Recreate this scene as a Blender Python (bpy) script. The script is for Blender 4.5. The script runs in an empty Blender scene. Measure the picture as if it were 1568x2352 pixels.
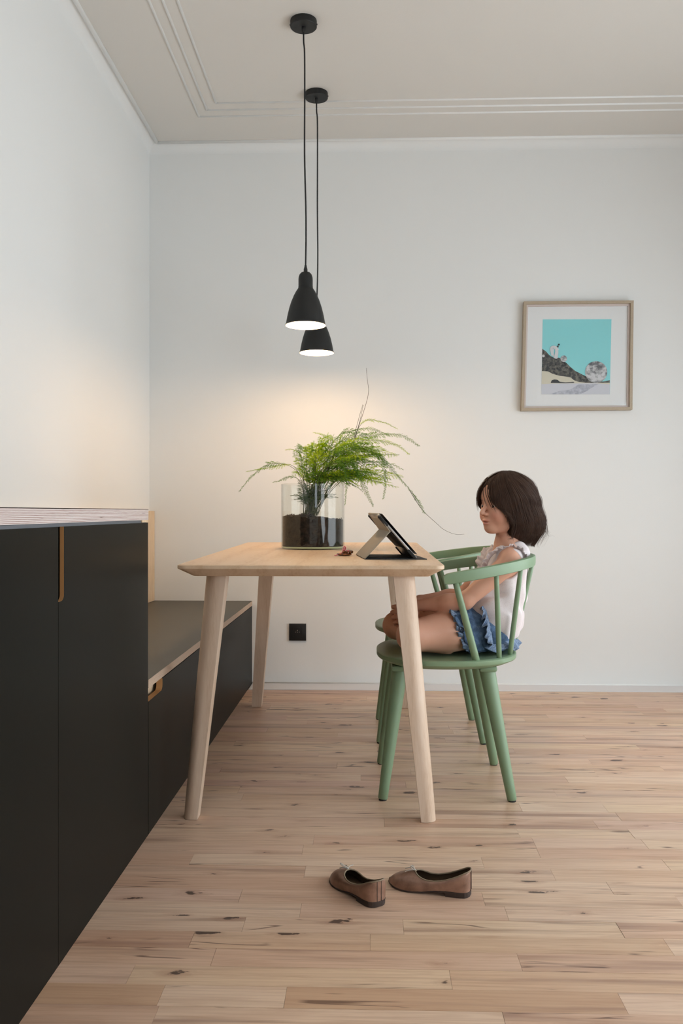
import bpy, bmesh, math, random
import numpy as np
from mathutils import Vector, Matrix

random.seed(7)
rng = np.random.default_rng(7)
scene = bpy.context.scene
C = scene.collection
PI = math.pi

# ---------------------------------------------------------------- camera
FPX = 2000.0                     # focal length in pixels of the 1568 x 2352 frame
YAW = 0.032
CAM = Vector((0.0, 0.0, 0.90))
cam_d = bpy.data.cameras.new('camera')
cam_d.sensor_fit = 'VERTICAL'
cam_d.sensor_height = 36.0
cam_d.lens = FPX / 2352.0 * 36.0
cam_d.clip_start = 0.05
cam = bpy.data.objects.new('camera', cam_d)
cam.location = CAM
cam.rotation_euler = (PI / 2, 0, YAW)
C.objects.link(cam)
scene.camera = cam

# ---------------------------------------------------------------- sky, daylight, exposure
world = bpy.data.worlds.new('overcast_sky')
scene.world = world
world.use_nodes = True
bg = world.node_tree.nodes['Background']
bg.inputs[0].default_value = (0.86, 0.94, 1.0, 1)
bg.inputs[1].default_value = 4.0
scene.view_settings.view_transform = 'Standard'
scene.view_settings.look = 'None'
scene.view_settings.gamma = 1.0
scene.view_settings.use_curve_mapping = False
scene.view_settings.exposure = 0.0
scene.cycles.use_denoising = True
scene.cycles.max_bounces = 7
scene.cycles.diffuse_bounces = 5
scene.cycles.glossy_bounces = 3
scene.cycles.transparent_max_bounces = 12
scene.cycles.use_adaptive_sampling = True
scene.cycles.adaptive_threshold = 0.08
scene.cycles.adaptive_min_samples = 12
scene.cycles.sample_clamp_indirect = 6.0

# room measures (metres): x right, y away from the camera, z up
XL, XR = -1.158, 2.20
YB, YF = 4.555, -2.4
ZC = 2.828
WIN1 = (-0.40, 3.70, 0.10, 1.92)      # y0 y1 z0 z1 in the right wall
FILL_OPENING = (0.9, 1.9, 0.9, 2.2)        # x0 x1 z0 z1 in the front wall, unseen opening added as front fill
LAMP_W = 10.5
LAMP_COL = (1.0, 0.63, 0.33)
def portal(name, loc, rot, sx, sy):
    l = bpy.data.lights.new(name, 'AREA')
    l.shape = 'RECTANGLE'; l.size = sx; l.size_y = sy
    l.cycles.is_portal = True
    o = bpy.data.objects.new(name, l); o.location = loc; o.rotation_euler = rot
    C.objects.link(o)
portal('window_portal', (XR + .02, (WIN1[0]+WIN1[1])/2, (WIN1[2]+WIN1[3])/2), (PI/2, 0, PI/2), WIN1[1]-WIN1[0], WIN1[3]-WIN1[2])
portal('window_portal', ((FILL_OPENING[0]+FILL_OPENING[1])/2, YF - .02, (FILL_OPENING[2]+FILL_OPENING[3])/2), (PI/2, 0, 0), FILL_OPENING[1]-FILL_OPENING[0], FILL_OPENING[3]-FILL_OPENING[2])

# ---------------------------------------------------------------- helpers
def P(px, py, Y):
    """photograph pixel at depth Y -> place in the room"""
    u = (px - 784) / FPX; v = (1176 - py) / FPX
    t = Y / (math.cos(YAW) + u * math.sin(YAW))
    return Vector((t * (u * math.cos(YAW) - math.sin(YAW)), Y, CAM.z + t * v))
def PZ(px, py, z):
    """photograph pixel on the level z -> place in the room"""
    u = (px - 784) / FPX; v = (1176 - py) / FPX
    t = (z - CAM.z) / v
    return Vector((t * (u * math.cos(YAW) - math.sin(YAW)), t * (math.cos(YAW) + u * math.sin(YAW)), z))

def wloc(o):
    v = Vector((0, 0, 0))
    while o is not None:
        v = v + o.location; o = o.parent
    return v
def tag(o, label=None, cat=None, group=None, kind=None):
    if label: o['label'] = label
    if cat: o['category'] = cat
    if group: o['group'] = group
    if kind: o['kind'] = kind
    return o
def thing(name, label, cat, loc=(0, 0, 0), group=None):
    o = bpy.data.objects.new(name, None)
    o.empty_display_size = 0.05
    o.location = loc
    C.objects.link(o)
    return tag(o, label, cat, group)
def obj(name, verts, faces, mat, parent=None, smooth=False, origin=None, mats=None, midx=None, auto=None):
    """world-space verts -> one mesh object; origin defaults to the parent's place"""
    me = bpy.data.meshes.new(name)
    pw = wloc(parent) if parent is not None else Vector((0, 0, 0))
    og = Vector(origin) if origin is not None else pw
    V = np.asarray(verts, dtype=np.float64).reshape(-1, 3) - np.array(og)
    me.from_pydata(V.tolist() if len(V) < 60000 else [tuple(r) for r in V], [], faces if isinstance(faces, list) else faces.tolist())
    for m in (mats or [mat]):
        me.materials.append(m)
    if midx is not None:
        me.polygons.foreach_set('material_index', np.asarray(midx, dtype=np.int32))
    if smooth:
        me.polygons.foreach_set('use_smooth', np.ones(len(me.polygons), dtype=bool))
    me.update()
    if auto is not None:
        bm = bmesh.new(); bm.from_mesh(me)
        for e in bm.edges:
            if len(e.link_faces) == 2 and e.calc_face_angle(0) > math.radians(auto):
                e.smooth = False
        bm.to_mesh(me); bm.free()
        me.polygons.foreach_set('use_smooth', np.ones(len(me.polygons), dtype=bool))
    o = bpy.data.objects.new(name, me)
    o.location = og - pw
    o.parent = parent
    C.objects.link(o)
    return o
class MB:
    """collects shapes for one mesh"""
    def __init__(s): s.v = []; s.f = []; s.m = []
    def add(s, v, f, m=0):
        n = len(s.v)
        s.v += [tuple(p) for p in v]; s.f += [tuple(i + n for i in q) for q in f]; s.m += [m] * len(f)
        return s
    def box(s, a, b, m=0, bev=0.0):
        x0, y0, z0 = a; x1, y1, z1 = b
        if bev <= 0:
            v = [(x0,y0,z0),(x1,y0,z0),(x1,y1,z0),(x0,y1,z0),(x0,y0,z1),(x1,y0,z1),(x1,y1,z1),(x0,y1,z1)]
            f = [(0,3,2,1),(4,5,6,7),(0,1,5,4),(1,2,6,5),(2,3,7,6),(3,0,4,7)]
            return s.add(v, f, m)
        bm = bmesh.new(); bmesh.ops.create_cube(bm, size=1)
        for w in bm.verts:
            w.co = Vector(((x0+x1)/2 + w.co.x*(x1-x0), (y0+y1)/2 + w.co.y*(y1-y0), (z0+z1)/2 + w.co.z*(z1-z0)))
        bmesh.ops.bevel(bm, geom=bm.edges[:], offset=bev, segments=2, profile=.5, affect='EDGES')
        bm.verts.index_update()
        v = [w.co[:] for w in bm.verts]; f = [[w.index for w in q.verts] for q in bm.faces]; bm.free()
        return s.add(v, f, m)
    def tube(s, path, rad, n=12, cap=True, m=0, flat=1.0, up=None):
        pts = [Vector(p) for p in path]; k = len(pts)
        if not hasattr(rad, '__len__'): rad = [rad] * k
        T = []
        for i in range(k):
            a = pts[max(i-1, 0)]; b = pts[min(i+1, k-1)]
            T.append((b - a).normalized())
        ref = Vector(up) if up is not None else (Vector((0, 0, 1)) if abs(T[0].z) < .9 else Vector((1, 0, 0)))
        N = (ref - T[0] * ref.dot(T[0])).normalized()
        v = []; f = []
        for i in range(k):
            N = (N - T[i] * N.dot(T[i]))
            N = N.normalized() if N.length > 1e-6 else T[i].orthogonal().normalized()
            B = T[i].cross(N)
            for j in range(n):
                a = 2 * PI * j / n
                v.append(pts[i] + N * (math.cos(a) * rad[i]) + B * (math.sin(a) * rad[i] * flat))
        for i in range(k - 1):
            for j in range(n):
                f.append((i*n + j, i*n + (j+1) % n, (i+1)*n + (j+1) % n, (i+1)*n + j))
        if cap:
            f.append(tuple(reversed(range(n)))); f.append(tuple((k-1)*n + j for j in range(n)))
        return s.add(v, f, m)
    def lathe(s, prof, c, n=32, m=0, close=False):
        v = []; f = []; k = len(prof)
        for r, z in prof:
            for j in range(n):
                a = 2 * PI * j / n
                v.append((c[0] + r * math.cos(a), c[1] + r * math.sin(a), c[2] + z))
        for i in range(k - 1 if not close else k):
            i2 = (i + 1) % k
            for j in range(n):
                f.append((i*n + j, i*n + (j+1) % n, i2*n + (j+1) % n, i2*n + j))
        if not close:
            if prof[0][0] > 1e-5: f.append(tuple(reversed(range(n))))
            if prof[-1][0] > 1e-5: f.append(tuple((k-1)*n + j for j in range(n)))
        return s.add(v, f, m)
    def prism(s, poly, a, b, axis='x', m=0, ms=None):
        """poly in the plane across axis, extruded from a to b; m caps, ms sides"""
        ms = m if ms is None else ms
        n = len(poly)
        if axis == 'x': g = lambda p, t: (t, p[0], p[1])
        elif axis == 'y': g = lambda p, t: (p[0], t, p[1])
        else: g = lambda p, t: (p[0], p[1], t)
        v = [g(p, a) for p in poly] + [g(p, b) for p in poly]
        s.add(v, [tuple(reversed(range(n))), tuple(range(n, 2*n))] + [(i, (i+1) % n, n + (i+1) % n, n + i) for i in range(n)], m)
        for i in range(n): s.m[-1 - i] = ms
        return s
    def build(s, name, mat, parent=None, smooth=False, origin=None, mats=None, auto=None, fix=True):
        o = obj(name, s.v, s.f, mat, parent, smooth, origin, mats, s.m if mats else None, auto)
        if fix:
            bm = bmesh.new(); bm.from_mesh(o.data)
            bmesh.ops.recalc_face_normals(bm, faces=bm.faces[:])
            bm.to_mesh(o.data); bm.free()
        return o
def copy_tree(o, dloc, label=None, parent=None):
    c = o.copy(); C.objects.link(c); c.parent = parent
    if parent is None: c.location = o.location + Vector(dloc)
    if label: c['label'] = label
    for ch in list(o.children): copy_tree(ch, dloc, None, c)
    return c
def spline(pts, n):
    """smooth curve through points (Catmull-Rom), n samples"""
    p = [Vector(q) for q in pts]
    p = [p[0] * 2 - p[1]] + p + [p[-1] * 2 - p[-2]]
    k = len(p) - 3; out = []
    for i in range(n):
        t = i / (n - 1) * k; j = min(int(t), k - 1); t -= j
        a, b, c, d = p[j], p[j+1], p[j+2], p[j+3]
        out.append(0.5 * (2*b + (c-a)*t + (2*a - 5*b + 4*c - d)*t*t + (3*b - a - 3*c + d)*t**3))
    return out

# ---------------------------------------------------------------- materials
def srgb(r, g, b):
    f = lambda c: (c/255/12.92) if c/255 <= .04045 else ((c/255 + .055)/1.055)**2.4
    return (f(r), f(g), f(b), 1)
class NT:
    def __init__(s, name):
        s.mat = bpy.data.materials.new(name); s.mat.use_nodes = True
        s.t = s.mat.node_tree; s.n = s.t.nodes; s.b = s.n['Principled BSDF']; s.out = s.n['Material Output']
    def node(s, typ, **kw):
        x = s.n.new(typ)
        for k, v in kw.items():
            if k.startswith('i_'):
                key = k[2:]; key = int(key) if key.isdigit() else key
                x.inputs[key].default_value = v
            else: setattr(x, k, v)
        return x
    def link(s, a, b): s.t.links.new(a, b)
    def coords(s, scale=(1, 1, 1), rnd=False, kind='Object', rot=(0, 0, 0)):
        tc = s.node('ShaderNodeTexCoord'); mp = s.node('ShaderNodeMapping')
        mp.inputs['Scale'].default_value = scale; mp.inputs['Rotation'].default_value = rot
        src = tc.outputs[kind]
        if rnd:
            oi = s.node('ShaderNodeObjectInfo')
            m = s.node('ShaderNodeVectorMath', operation='SCALE'); m.inputs[0].default_value = (37.1, 91.7, 53.3)
            s.link(oi.outputs['Random'], m.inputs['Scale'])
            a = s.node('ShaderNodeVectorMath', operation='ADD')
            s.link(src, a.inputs[0]); s.link(m.outputs[0], a.inputs[1]); src = a.outputs[0]
        s.link(src, mp.inputs[0])
        return mp.outputs[0]
    def noise(s, vec, scale=5, detail=4, rough=.55, dist=0.0):
        x = s.node('ShaderNodeTexNoise'); x.inputs['Scale'].default_value = scale
        x.inputs['Detail'].default_value = detail; x.inputs['Roughness'].default_value = rough
        x.inputs['Distortion'].default_value = dist
        s.link(vec, x.inputs['Vector']); return x.outputs[0]
    def ramp(s, fac, stops, interp='LINEAR'):
        x = s.node('ShaderNodeValToRGB'); x.color_ramp.interpolation = interp
        e = x.color_ramp.elements
        while len(e) < len(stops): e.new(.5)
        for q, (p, c) in zip(e, stops):
            q.position = p; q.color = c if hasattr(c, '__len__') else (c, c, c, 1)
        s.link(fac, x.inputs[0]); return x.outputs[0]
    def mix(s, fac, a, b, typ='MIX'):
        x = s.node('ShaderNodeMix', data_type='RGBA', blend_type=typ)
        for k, v in ((0, fac), (6, a), (7, b)):
            if isinstance(v, (int, float)): x.inputs[k].default_value = v
            elif isinstance(v, tuple): x.inputs[k].default_value = v
            else: s.link(v, x.inputs[k])
        return x.outputs[2]
    def math(s, op, a, b=None, c=None, clamp=False):
        x = s.node('ShaderNodeMath', operation=op, use_clamp=clamp)
        for k, v in enumerate((a, b, c)):
            if v is None: continue
            if isinstance(v, (int, float)): x.inputs[k].default_value = v
            else: s.link(v, x.inputs[k])
        return x.outputs[0]
    def bump(s, h, strength=.2, dist=.001):
        x = s.node('ShaderNodeBump'); x.inputs['Strength'].default_value = strength; x.inputs['Distance'].default_value = dist
        s.link(h, x.inputs['Height']); s.link(x.outputs[0], s.b.inputs['Normal'])
    def color(s, c):
        if isinstance(c, tuple): s.b.inputs['Base Color'].default_value = c
        else: s.link(c, s.b.inputs['Base Color'])
    def set(s, **kw):
        for k, v in kw.items():
            s.b.inputs[{'rough': 'Roughness', 'metal': 'Metallic', 'spec': 'Specular IOR Level', 'coat': 'Coat Weight', 'sss': 'Subsurface Weight', 'sheen': 'Sheen Weight', 'trans': 'Transmission Weight', 'ior': 'IOR', 'coatr': 'Coat Roughness'}[k]].default_value = v
        return s
def plain(name, col, rough=.5, metal=0.0, spec=.5, bump=None):
    m = NT(name); m.color(col); m.set(rough=rough, metal=metal, spec=spec)
    if bump:
        m.bump(m.noise(m.coords(), bump[0], 3), bump[1], bump[2])
    return m.mat
def wood(name, base, dark, axis=(1, 14, 14), rough=.5, amt=.5, rnd=True):
    m = NT(name); v = m.coords(axis, rnd)
    g = m.noise(v, 9, 6, .6, .4); g2 = m.noise(v, 38, 3, .6)
    f = m.math('ADD', m.math('MULTIPLY', g, .7), m.math('MULTIPLY', g2, .3))
    m.color(m.ramp(f, [(.3, dark), (.3 + .4*(1-amt) + .1, base), (.8, base)]))
    m.set(rough=rough); m.bump(g2, .12, .0006)
    return m.mat
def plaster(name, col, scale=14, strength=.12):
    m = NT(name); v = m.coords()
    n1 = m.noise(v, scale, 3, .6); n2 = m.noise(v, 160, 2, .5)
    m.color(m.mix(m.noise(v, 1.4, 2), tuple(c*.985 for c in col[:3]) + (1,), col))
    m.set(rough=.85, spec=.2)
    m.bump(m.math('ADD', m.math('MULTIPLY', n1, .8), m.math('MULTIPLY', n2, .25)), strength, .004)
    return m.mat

M = {}
M['wall'] = plaster('wall_paint', (.80, .81, .80, 1))
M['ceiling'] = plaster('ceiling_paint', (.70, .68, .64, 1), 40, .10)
M['bead'] = plain('moulding_paint', (.84, .85, .84, 1), .5)
M['skirting'] = plain('skirting_paint', (.74, .72, .73, 1), .5)
M['black_laminate'] = NT('black_laminate').mat
def _lam():
    m = NT('black_laminate'); v = m.coords()
    m.color(m.mix(m.noise(v, 300, 2), (.009, .0095, .008, 1), (.013, .0135, .0115, 1)))
    m.set(rough=.34, spec=.5, ior=1.12); m.bump(m.noise(v, 900, 2), .05, .0003)
    return m.mat
M['black_laminate'] = _lam()
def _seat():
    m = NT('seat_laminate_sheen_tone'); v = m.coords()
    m.color(m.mix(m.noise(v, 300, 2), (.078, .069, .053, 1), (.090, .080, .062, 1)))  # black laminate painted browner in place of its grazing reflection and lamp light
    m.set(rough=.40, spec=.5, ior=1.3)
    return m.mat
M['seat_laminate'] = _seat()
M['black_metal'] = plain('black_powder_coat', (.013, .0135, .013, 1), .55, 0, .4, (1200, .08, .0002))
M['black_plastic'] = plain('black_plastic', (.010, .010, .010, 1), .4)
M['cord'] = plain('black_cord', (.006, .006, .006, 1), .6)
M['white_enamel'] = plain('white_enamel', (.85, .83, .78, 1), .35)
M['rubber'] = plain('dark_rubber', (.012, .012, .012, 1), .7)
def _ply(name, c1, c2, step, zax=2):
    m = NT(name); tc = m.node('ShaderNodeTexCoord'); sp = m.node('ShaderNodeSeparateXYZ')
    m.link(tc.outputs['Object'], sp.inputs[0])
    nz = m.noise(m.coords((3, 3, 60)), 6, 3)
    z = m.math('ADD', sp.outputs[zax], m.math('MULTIPLY', nz, step*.35))
    fr = m.math('FRACT', m.math('DIVIDE', z, step))
    st = m.ramp(fr, [(0, c1), (.62, c1), (.70, c2), (.93, c2), (1, c1)])
    sc = (40, 9, 420) if zax == 2 else (40, 420, 9)
    vd = m.ramp(m.noise(m.coords(sc), 1, 2), [(.70, 0.0), (.745, 1.0)])
    m.color(m.mix(m.math('MULTIPLY', vd, .85), st, srgb(62, 42, 38)))
    m.set(rough=.6)
    return m.mat
M['ply_edge'] = _ply('plywood_edge', srgb(214, 204, 200), srgb(150, 118, 110), .0033)
M['ply_edge_warm'] = _ply('bench_plywood_edge', srgb(208, 186, 164), srgb(150, 120, 98), .0033)
M['ply_slot'] = plain('plywood_slot', srgb(176, 130, 82), .6)
M['ply_face'] = wood('plywood_face', srgb(232, 208, 176), srgb(212, 182, 146), (8, 8, 1), .6, .4)
M['table_wood'] = None
def _ash(name, axis, base, lite, dark):
    m = NT(name); v = m.coords(axis, True)
    w = m.node('ShaderNodeTexWave', wave_type='BANDS', bands_direction='X')
    w.inputs['Scale'].default_value = .35; w.inputs['Distortion'].default_value = 9; w.inputs['Detail'].default_value = 3; w.inputs['Detail Scale'].default_value = .8
    m.link(v, w.inputs['Vector'])
    g = m.noise(v, 12, 5, .6)
    f = m.math('ADD', m.math('MULTIPLY', w.outputs['Fac'], .22), m.math('MULTIPLY', g, .78))
    col = m.ramp(f, [(.22, dark), (.45, base), (.8, lite)])
    oi = m.node('ShaderNodeObjectInfo')
    m.color(m.mix(m.math('MULTIPLY', oi.outputs['Random'], .45), col, tuple(c*.84 for c in base[:3]) + (1,)))
    m.set(rough=.45, spec=.4); m.bump(g, .08, .0004)
    return m.mat
M['table_top'] = _ash('ash_veneer', (9, 1.0, 9), srgb(219, 190, 158), srgb(229, 203, 174), srgb(200, 165, 130))
M['table_leg'] = _ash('ash_solid', (16, 16, 1.0), srgb(214, 188, 164), srgb(224, 202, 182), srgb(198, 168, 142))
def _green():
    m = NT('sage_green_lacquer'); v = m.coords()
    m.color(m.mix(m.noise(v, 6, 3), srgb(122, 147, 115), srgb(130, 155, 123)))
    m.set(rough=.42, spec=.5); m.bump(m.noise(v, 700, 2), .06, .0003)
    return m.mat
M['green'] = _green()
def _plank():
    m = NT('knotty_beech_plank')
    oi = m.node('ShaderNodeObjectInfo')
    vs = m.coords((1.3, 15, 15), True)
    base = m.ramp(oi.outputs['Random'], [(0, srgb(214, 180, 150)), (.2, srgb(225, 197, 171)), (.4, srgb(206, 168, 142)), (.55, srgb(222, 192, 167)), (.7, srgb(210, 174, 154)), (.85, srgb(224, 195, 164)), (1, srgb(198, 160, 130))])
    g = m.noise(vs, 3, 5, .6, .8)
    col = m.mix(m.ramp(g, [(.42, 0.0), (.78, .6)]), base, srgb(178, 136, 108))
    # arched growth lines
    wv = m.node('ShaderNodeTexWave', wave_type='BANDS', bands_direction='Y')
    wv.inputs['Scale'].default_value = 1.0; wv.inputs['Distortion'].default_value = 9; wv.inputs['Detail'].default_value = 2; wv.inputs['Detail Scale'].default_value = .6
    m.link(m.coords((2.2, 26, 26), True), wv.inputs['Vector'])
    col = m.mix(m.ramp(wv.outputs['Fac'], [(.62, 0.0), (.95, .14)]), col, srgb(166, 124, 98))
    g3 = m.noise(m.coords((2.5, 130, 130), True), 3, 2)
    col = m.mix(m.ramp(g3, [(.5, 0.0), (.8, .16)]), col, srgb(168, 130, 104))
    # broad greyish-brown heartwood bands
    hb = m.ramp(m.noise(m.coords((.8, 13, 13), True), 1.4, 3, .5, .4), [(.55, 0.0), (.70, .62)])
    col = m.mix(hb, col, srgb(142, 106, 90))
    # dark splits wandering along the grain
    sp = m.noise(m.coords((1.0, 13, 13), True), 1.5, 3, .5, .5)
    ridge = m.math('ABSOLUTE', m.math('SUBTRACT', sp, .5))
    gate = m.ramp(m.noise(m.coords((2.2, 6, 6), True), 1.7, 2), [(.56, 0.0), (.62, 1.0)])
    line = m.math('MULTIPLY', m.ramp(ridge, [(.0035, 1.0), (.014, 0.0)]), gate)
    col = m.mix(m.math('MULTIPLY', line, .8), col, srgb(84, 54, 44))
    # knots
    vo = m.node('ShaderNodeTexVoronoi', feature='F1', voronoi_dimensions='2D'); vo.inputs['Scale'].default_value = 1.0
    kn = m.noise(m.coords((1, 2.2, 1), True), 26, 4, .65)
    kv = m.coords((5.5, 14, 15), True)
    ad = m.node('ShaderNodeVectorMath', operation='ADD')
    sc2 = m.node('ShaderNodeVectorMath', operation='SCALE'); sc2.inputs[0].default_value = (.5, .42, 0)
    m.link(kn, sc2.inputs['Scale']); m.link(kv, ad.inputs[0]); m.link(sc2.outputs[0], ad.inputs[1])
    m.link(ad.outputs[0], vo.inputs['Vector'])
    sx = m.node('ShaderNodeSeparateColor'); m.link(vo.outputs['Color'], sx.inputs[0])
    gk = m.ramp(sx.outputs[0], [(.74, 0.0), (.75, 1.0)])
    rad = m.math('MULTIPLY', m.math('MULTIPLY', sx.outputs[1], sx.outputs[1]), .12)
    dd = m.math('SUBTRACT', vo.outputs['Distance'], rad)
    halo = m.math('MULTIPLY', m.ramp(dd, [(0.0, 1.0), (.22, 0.0)]), gk)
    rough_ = m.math('MULTIPLY', m.math('SUBTRACT', kn, .5), .34)
    core = m.math('MULTIPLY', m.ramp(m.math('ADD', dd, rough_), [(0.0, 1.0), (.03, 0.0)]), gk)
    col = m.mix(m.math('MULTIPLY', halo, .42), col, srgb(158, 112, 88))
    col = m.mix(m.math('MULTIPLY', core, .88), col, srgb(60, 42, 36))
    m.color(col)
    m.set(spec=.45)
    m.link(m.ramp(g, [(.3, .33), (.8, .45)]), m.b.inputs['Roughness'])
    m.bump(g3, .05, .0004)
    return m.mat
M['plank'] = _plank()
M['floor_joint'] = plain('floor_joint', srgb(150, 116, 92), .8)
# ================================================================ the room
def struct(mb, name, mat, **kw):
    return tag(mb.build(name, mat, **kw), kind='structure')
TH = .12
tag(struct(MB().box((XL - TH, YB, -.05), (XR + TH, YB + TH, ZC + .1)), 'wall_back', M['wall']), 'white plastered back wall behind the dining table')
tag(struct(MB().box((XL - TH, YF - TH, -.05), (XL, YB, ZC + .1)), 'wall_left', M['wall']), 'white plastered left wall above the black cabinet')
w = MB(); y0, y1, z0, z1 = WIN1
w.box((XR, YF - TH, -.05), (XR + TH, y0, ZC + .1)).box((XR, y1, -.05), (XR + TH, YB, ZC + .1))
w.box((XR, y0, -.05), (XR + TH, y1, z0)).box((XR, y0, z1), (XR + TH, y1, ZC + .1))
struct(w, 'wall_right', M['wall'])
w = MB(); x0, x1, z0, z1 = FILL_OPENING
w.box((XL, YF - TH, -.05), (x0, YF, ZC + .1)).box((x1, YF - TH, -.05), (XR, YF, ZC + .1))
w.box((x0, YF - TH, -.05), (x1, YF, z0)).box((x0, YF - TH, z1), (x1, YF, ZC + .1))
struct(w, 'wall_front', M['wall'])
for k, (a, b, lo, hi) in enumerate((WIN1, FILL_OPENING)):
    w = MB(); t = .05
    g = (lambda p, q: ((XR + .03, p[0], p[1]), (XR + .08, q[0], q[1]))) if k == 0 else (lambda p, q: ((p[0], YF - .08, p[1]), (q[0], YF - .03, q[1])))
    mid = (a + b) / 2
    for p, q in (((a, lo), (b, lo + t)), ((a, hi - t), (b, hi)), ((a, lo + t), (a + t, hi - t)), ((b - t, lo + t), (b, hi - t)), ((mid - t/2, lo + t), (mid + t/2, hi - t))):
        w.box(*g(p, q))
    struct(w, 'window_%d' % (k + 1), M['bead'])  # one for the right wall, one for the added fill opening
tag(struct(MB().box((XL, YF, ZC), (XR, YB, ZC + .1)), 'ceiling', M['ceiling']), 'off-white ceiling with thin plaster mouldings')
ceil_o = bpy.data.objects['ceiling']

# cove and plaster beads of the ceiling
def bead(path, r, name, mat, parent=None):
    return MB().tube(path, r, 10).build(name, mat, parent, smooth=True)
trim = MB()
cr = .045
for i in range(1):
    prof = [(0, 0)] + [(cr - cr*math.sin(a), cr - cr*math.cos(a)) for a in [k/8*PI/2 for k in range(9)]]
    # coves: along the back wall and along the left wall
    n = len(prof)
    v = [(XL, YB - p, ZC - q) for p, q in prof] + [(XR, YB - p, ZC - q) for p, q in prof]
    trim.add(v, [(k, (k+1) % n, n + (k+1) % n, n + k) for k in range(n)])
    v = [(XL + p, YF, ZC - q) for p, q in prof] + [(XL + p, YB, ZC - q) for p, q in prof]
    trim.add(v, [(k, (k+1) % n, n + (k+1) % n, n + k) for k in range(n)])
struct(trim, 'trim_1', M['wall'], auto=40)
b0 = .052
tb = MB()
tb.tube([(XL + b0, YF, ZC - .001), (XL + b0, YB - b0, ZC - .001)], .010, 10).tube([(XL + b0, YB - b0, ZC - .001), (XR, YB - b0, ZC - .001)], .010, 10)
struct(tb, 'trim_2', M['bead'], smooth=True)
for k, (dx, dy) in enumerate(((.328, .336), (.380, .404), (.436, .474))):
    tb = MB()
    tb.tube([(XL + dx, YF, ZC), (XL + dx, YB - dy, ZC)], .0058, 8).tube([(XL + dx, YB - dy, ZC), (XR, YB - dy, ZC)], .0058, 8)
    struct(tb, 'trim_%d' % (k + 3), M['bead'], smooth=True)

# floor: a dark base and separate planks, laid across the view
floor = struct(MB().box((XL, YF, -.06), (XR, YB, -.0125)), 'floor', M['floor_joint'])
tag(floor, 'knotty pale wood plank floor')
FEND = 4.392                                  # planks stop short of the wall: a pale strip runs along it
rows = []
known = [4.392, 1.5986]
PWID = .0704
y = FEND
k = 0
def colx(px, yc): return yc * ((px - 784) / FPX * math.cos(YAW) - math.sin(YAW)) / (math.cos(YAW) + (px - 784) / FPX * math.sin(YAW))
joints_px = {1.631: [370, 655, 1430], 1.70: [300, 1035], 1.777: [490, 1193], 1.846: [440, 850, 1535], 1.917: [560, 926, 1424], 1.987: [690, 1163],
             2.058: [552, 1110, 1560], 2.133: [780, 1400], 2.203: [700, 1270], 2.272: [440, 1108, 1530], 2.335: [695, 1236], 2.40: [720, 1226, 1480],
             2.47: [1190, 1450], 2.61: [980, 1420], 2.68: [1195, 1390], 1.565: [355, 1160], 1.49: [900], 1.42: [500, 1300]}
rr = random.Random(11)
allp = []
while y > .9:
    yc = y - PWID / 2
    js = None
    for q, px in joints_px.items():
        if abs(q - yc) < PWID * .5: js = [colx(p, yc) for p in px]
    if js is None:
        js = []; x = XL + rr.uniform(.1, .8)
        while x < XR - .3:
            js.append(x); x += rr.uniform(.42, 1.15)
    else:
        x = js[-1] + rr.uniform(.5, 1.0)
        while x < XR - .3:
            js.append(x); x += rr.uniform(.42, 1.1)
    js = [XL + .004] + [j for j in js if XL + .15 < j < XR - .15] + [XR - .004]
    for a, b in zip(js[:-1], js[1:]):
        if a < 1.75 and b > -.75: allp.append((a, b, y - PWID, y))
    y -= PWID
for a, b, p, q in allp:
    g = .00025
    dz = rr.uniform(-.0003, .0003)
    MB().box((a + g, p + g, -.012), (b - g, q - g, dz)).build('plank', M['plank'], floor, origin=((a + b)/2, (p + q)/2, 0), fix=False)
# the rest of the planks, out of the picture: one piece
rest = MB()
rest.box((XL + .003, YF, -.012), (XR - .003, y - .0005, 0))
tag(rest.build('plank_field', M['plank'], floor, origin=(0.8, -.7, 0)), kind='stuff')
cov = MB()
for a in np.arange(y, FEND - .001, PWID):
    mx = max([b for (a_, b, p, q) in allp if abs(p - a) < .01] + [0])
    if mx < XR - .02: cov.box((mx + .0005, a + .0004, -.012), (XR - .004, a + PWID - .0004, 0))
if cov.v: tag(cov.build('plank_field', M['plank'], floor, origin=(2.2, 2, 0)), kind='stuff')

# pale strip along the back wall with a fine caulk line
sk = struct(MB().box((-.613, FEND + .005, -.012), (XR, YB, .0025), bev=.0012), 'baseboard_back', M['skirting'])
tag(sk, 'white skirting strip along the foot of the back wall')
struct(MB().tube([(-.612, YB - .001, .004), (XR, YB - .001, .004)], .0045, 8), 'trim_6', M['bead'], smooth=True)

# ================================================================ fitted furniture on the left
XF = -.615                                    # face of cabinet and bench
CE = 2.404                                    # end of the tall cabinet
ZT = .908
lam, ply = M['black_laminate'], M['ply_edge']
cab = thing('cabinet', 'tall matt black cabinet with a slotted finger grip and pale plywood edges', 'cabinet', (-.88, 1.6, 0))
MB().box((XL + .002, .35, .0), (XF - .045, CE - .002, .872)).build('carcass', lam, cab)
MB().box((XF - .044, .35, .8705), (XF - .004, CE - .004, .8775)).build('shadow_gap', plain('grey_gap_trim', srgb(98, 102, 108), .5), cab)
MB().box((XF - .05, CE - .06, .8715), (XF - .001, CE, .8778)).build('spacer', M['ply_face'], cab)
SL = 1.705
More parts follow.
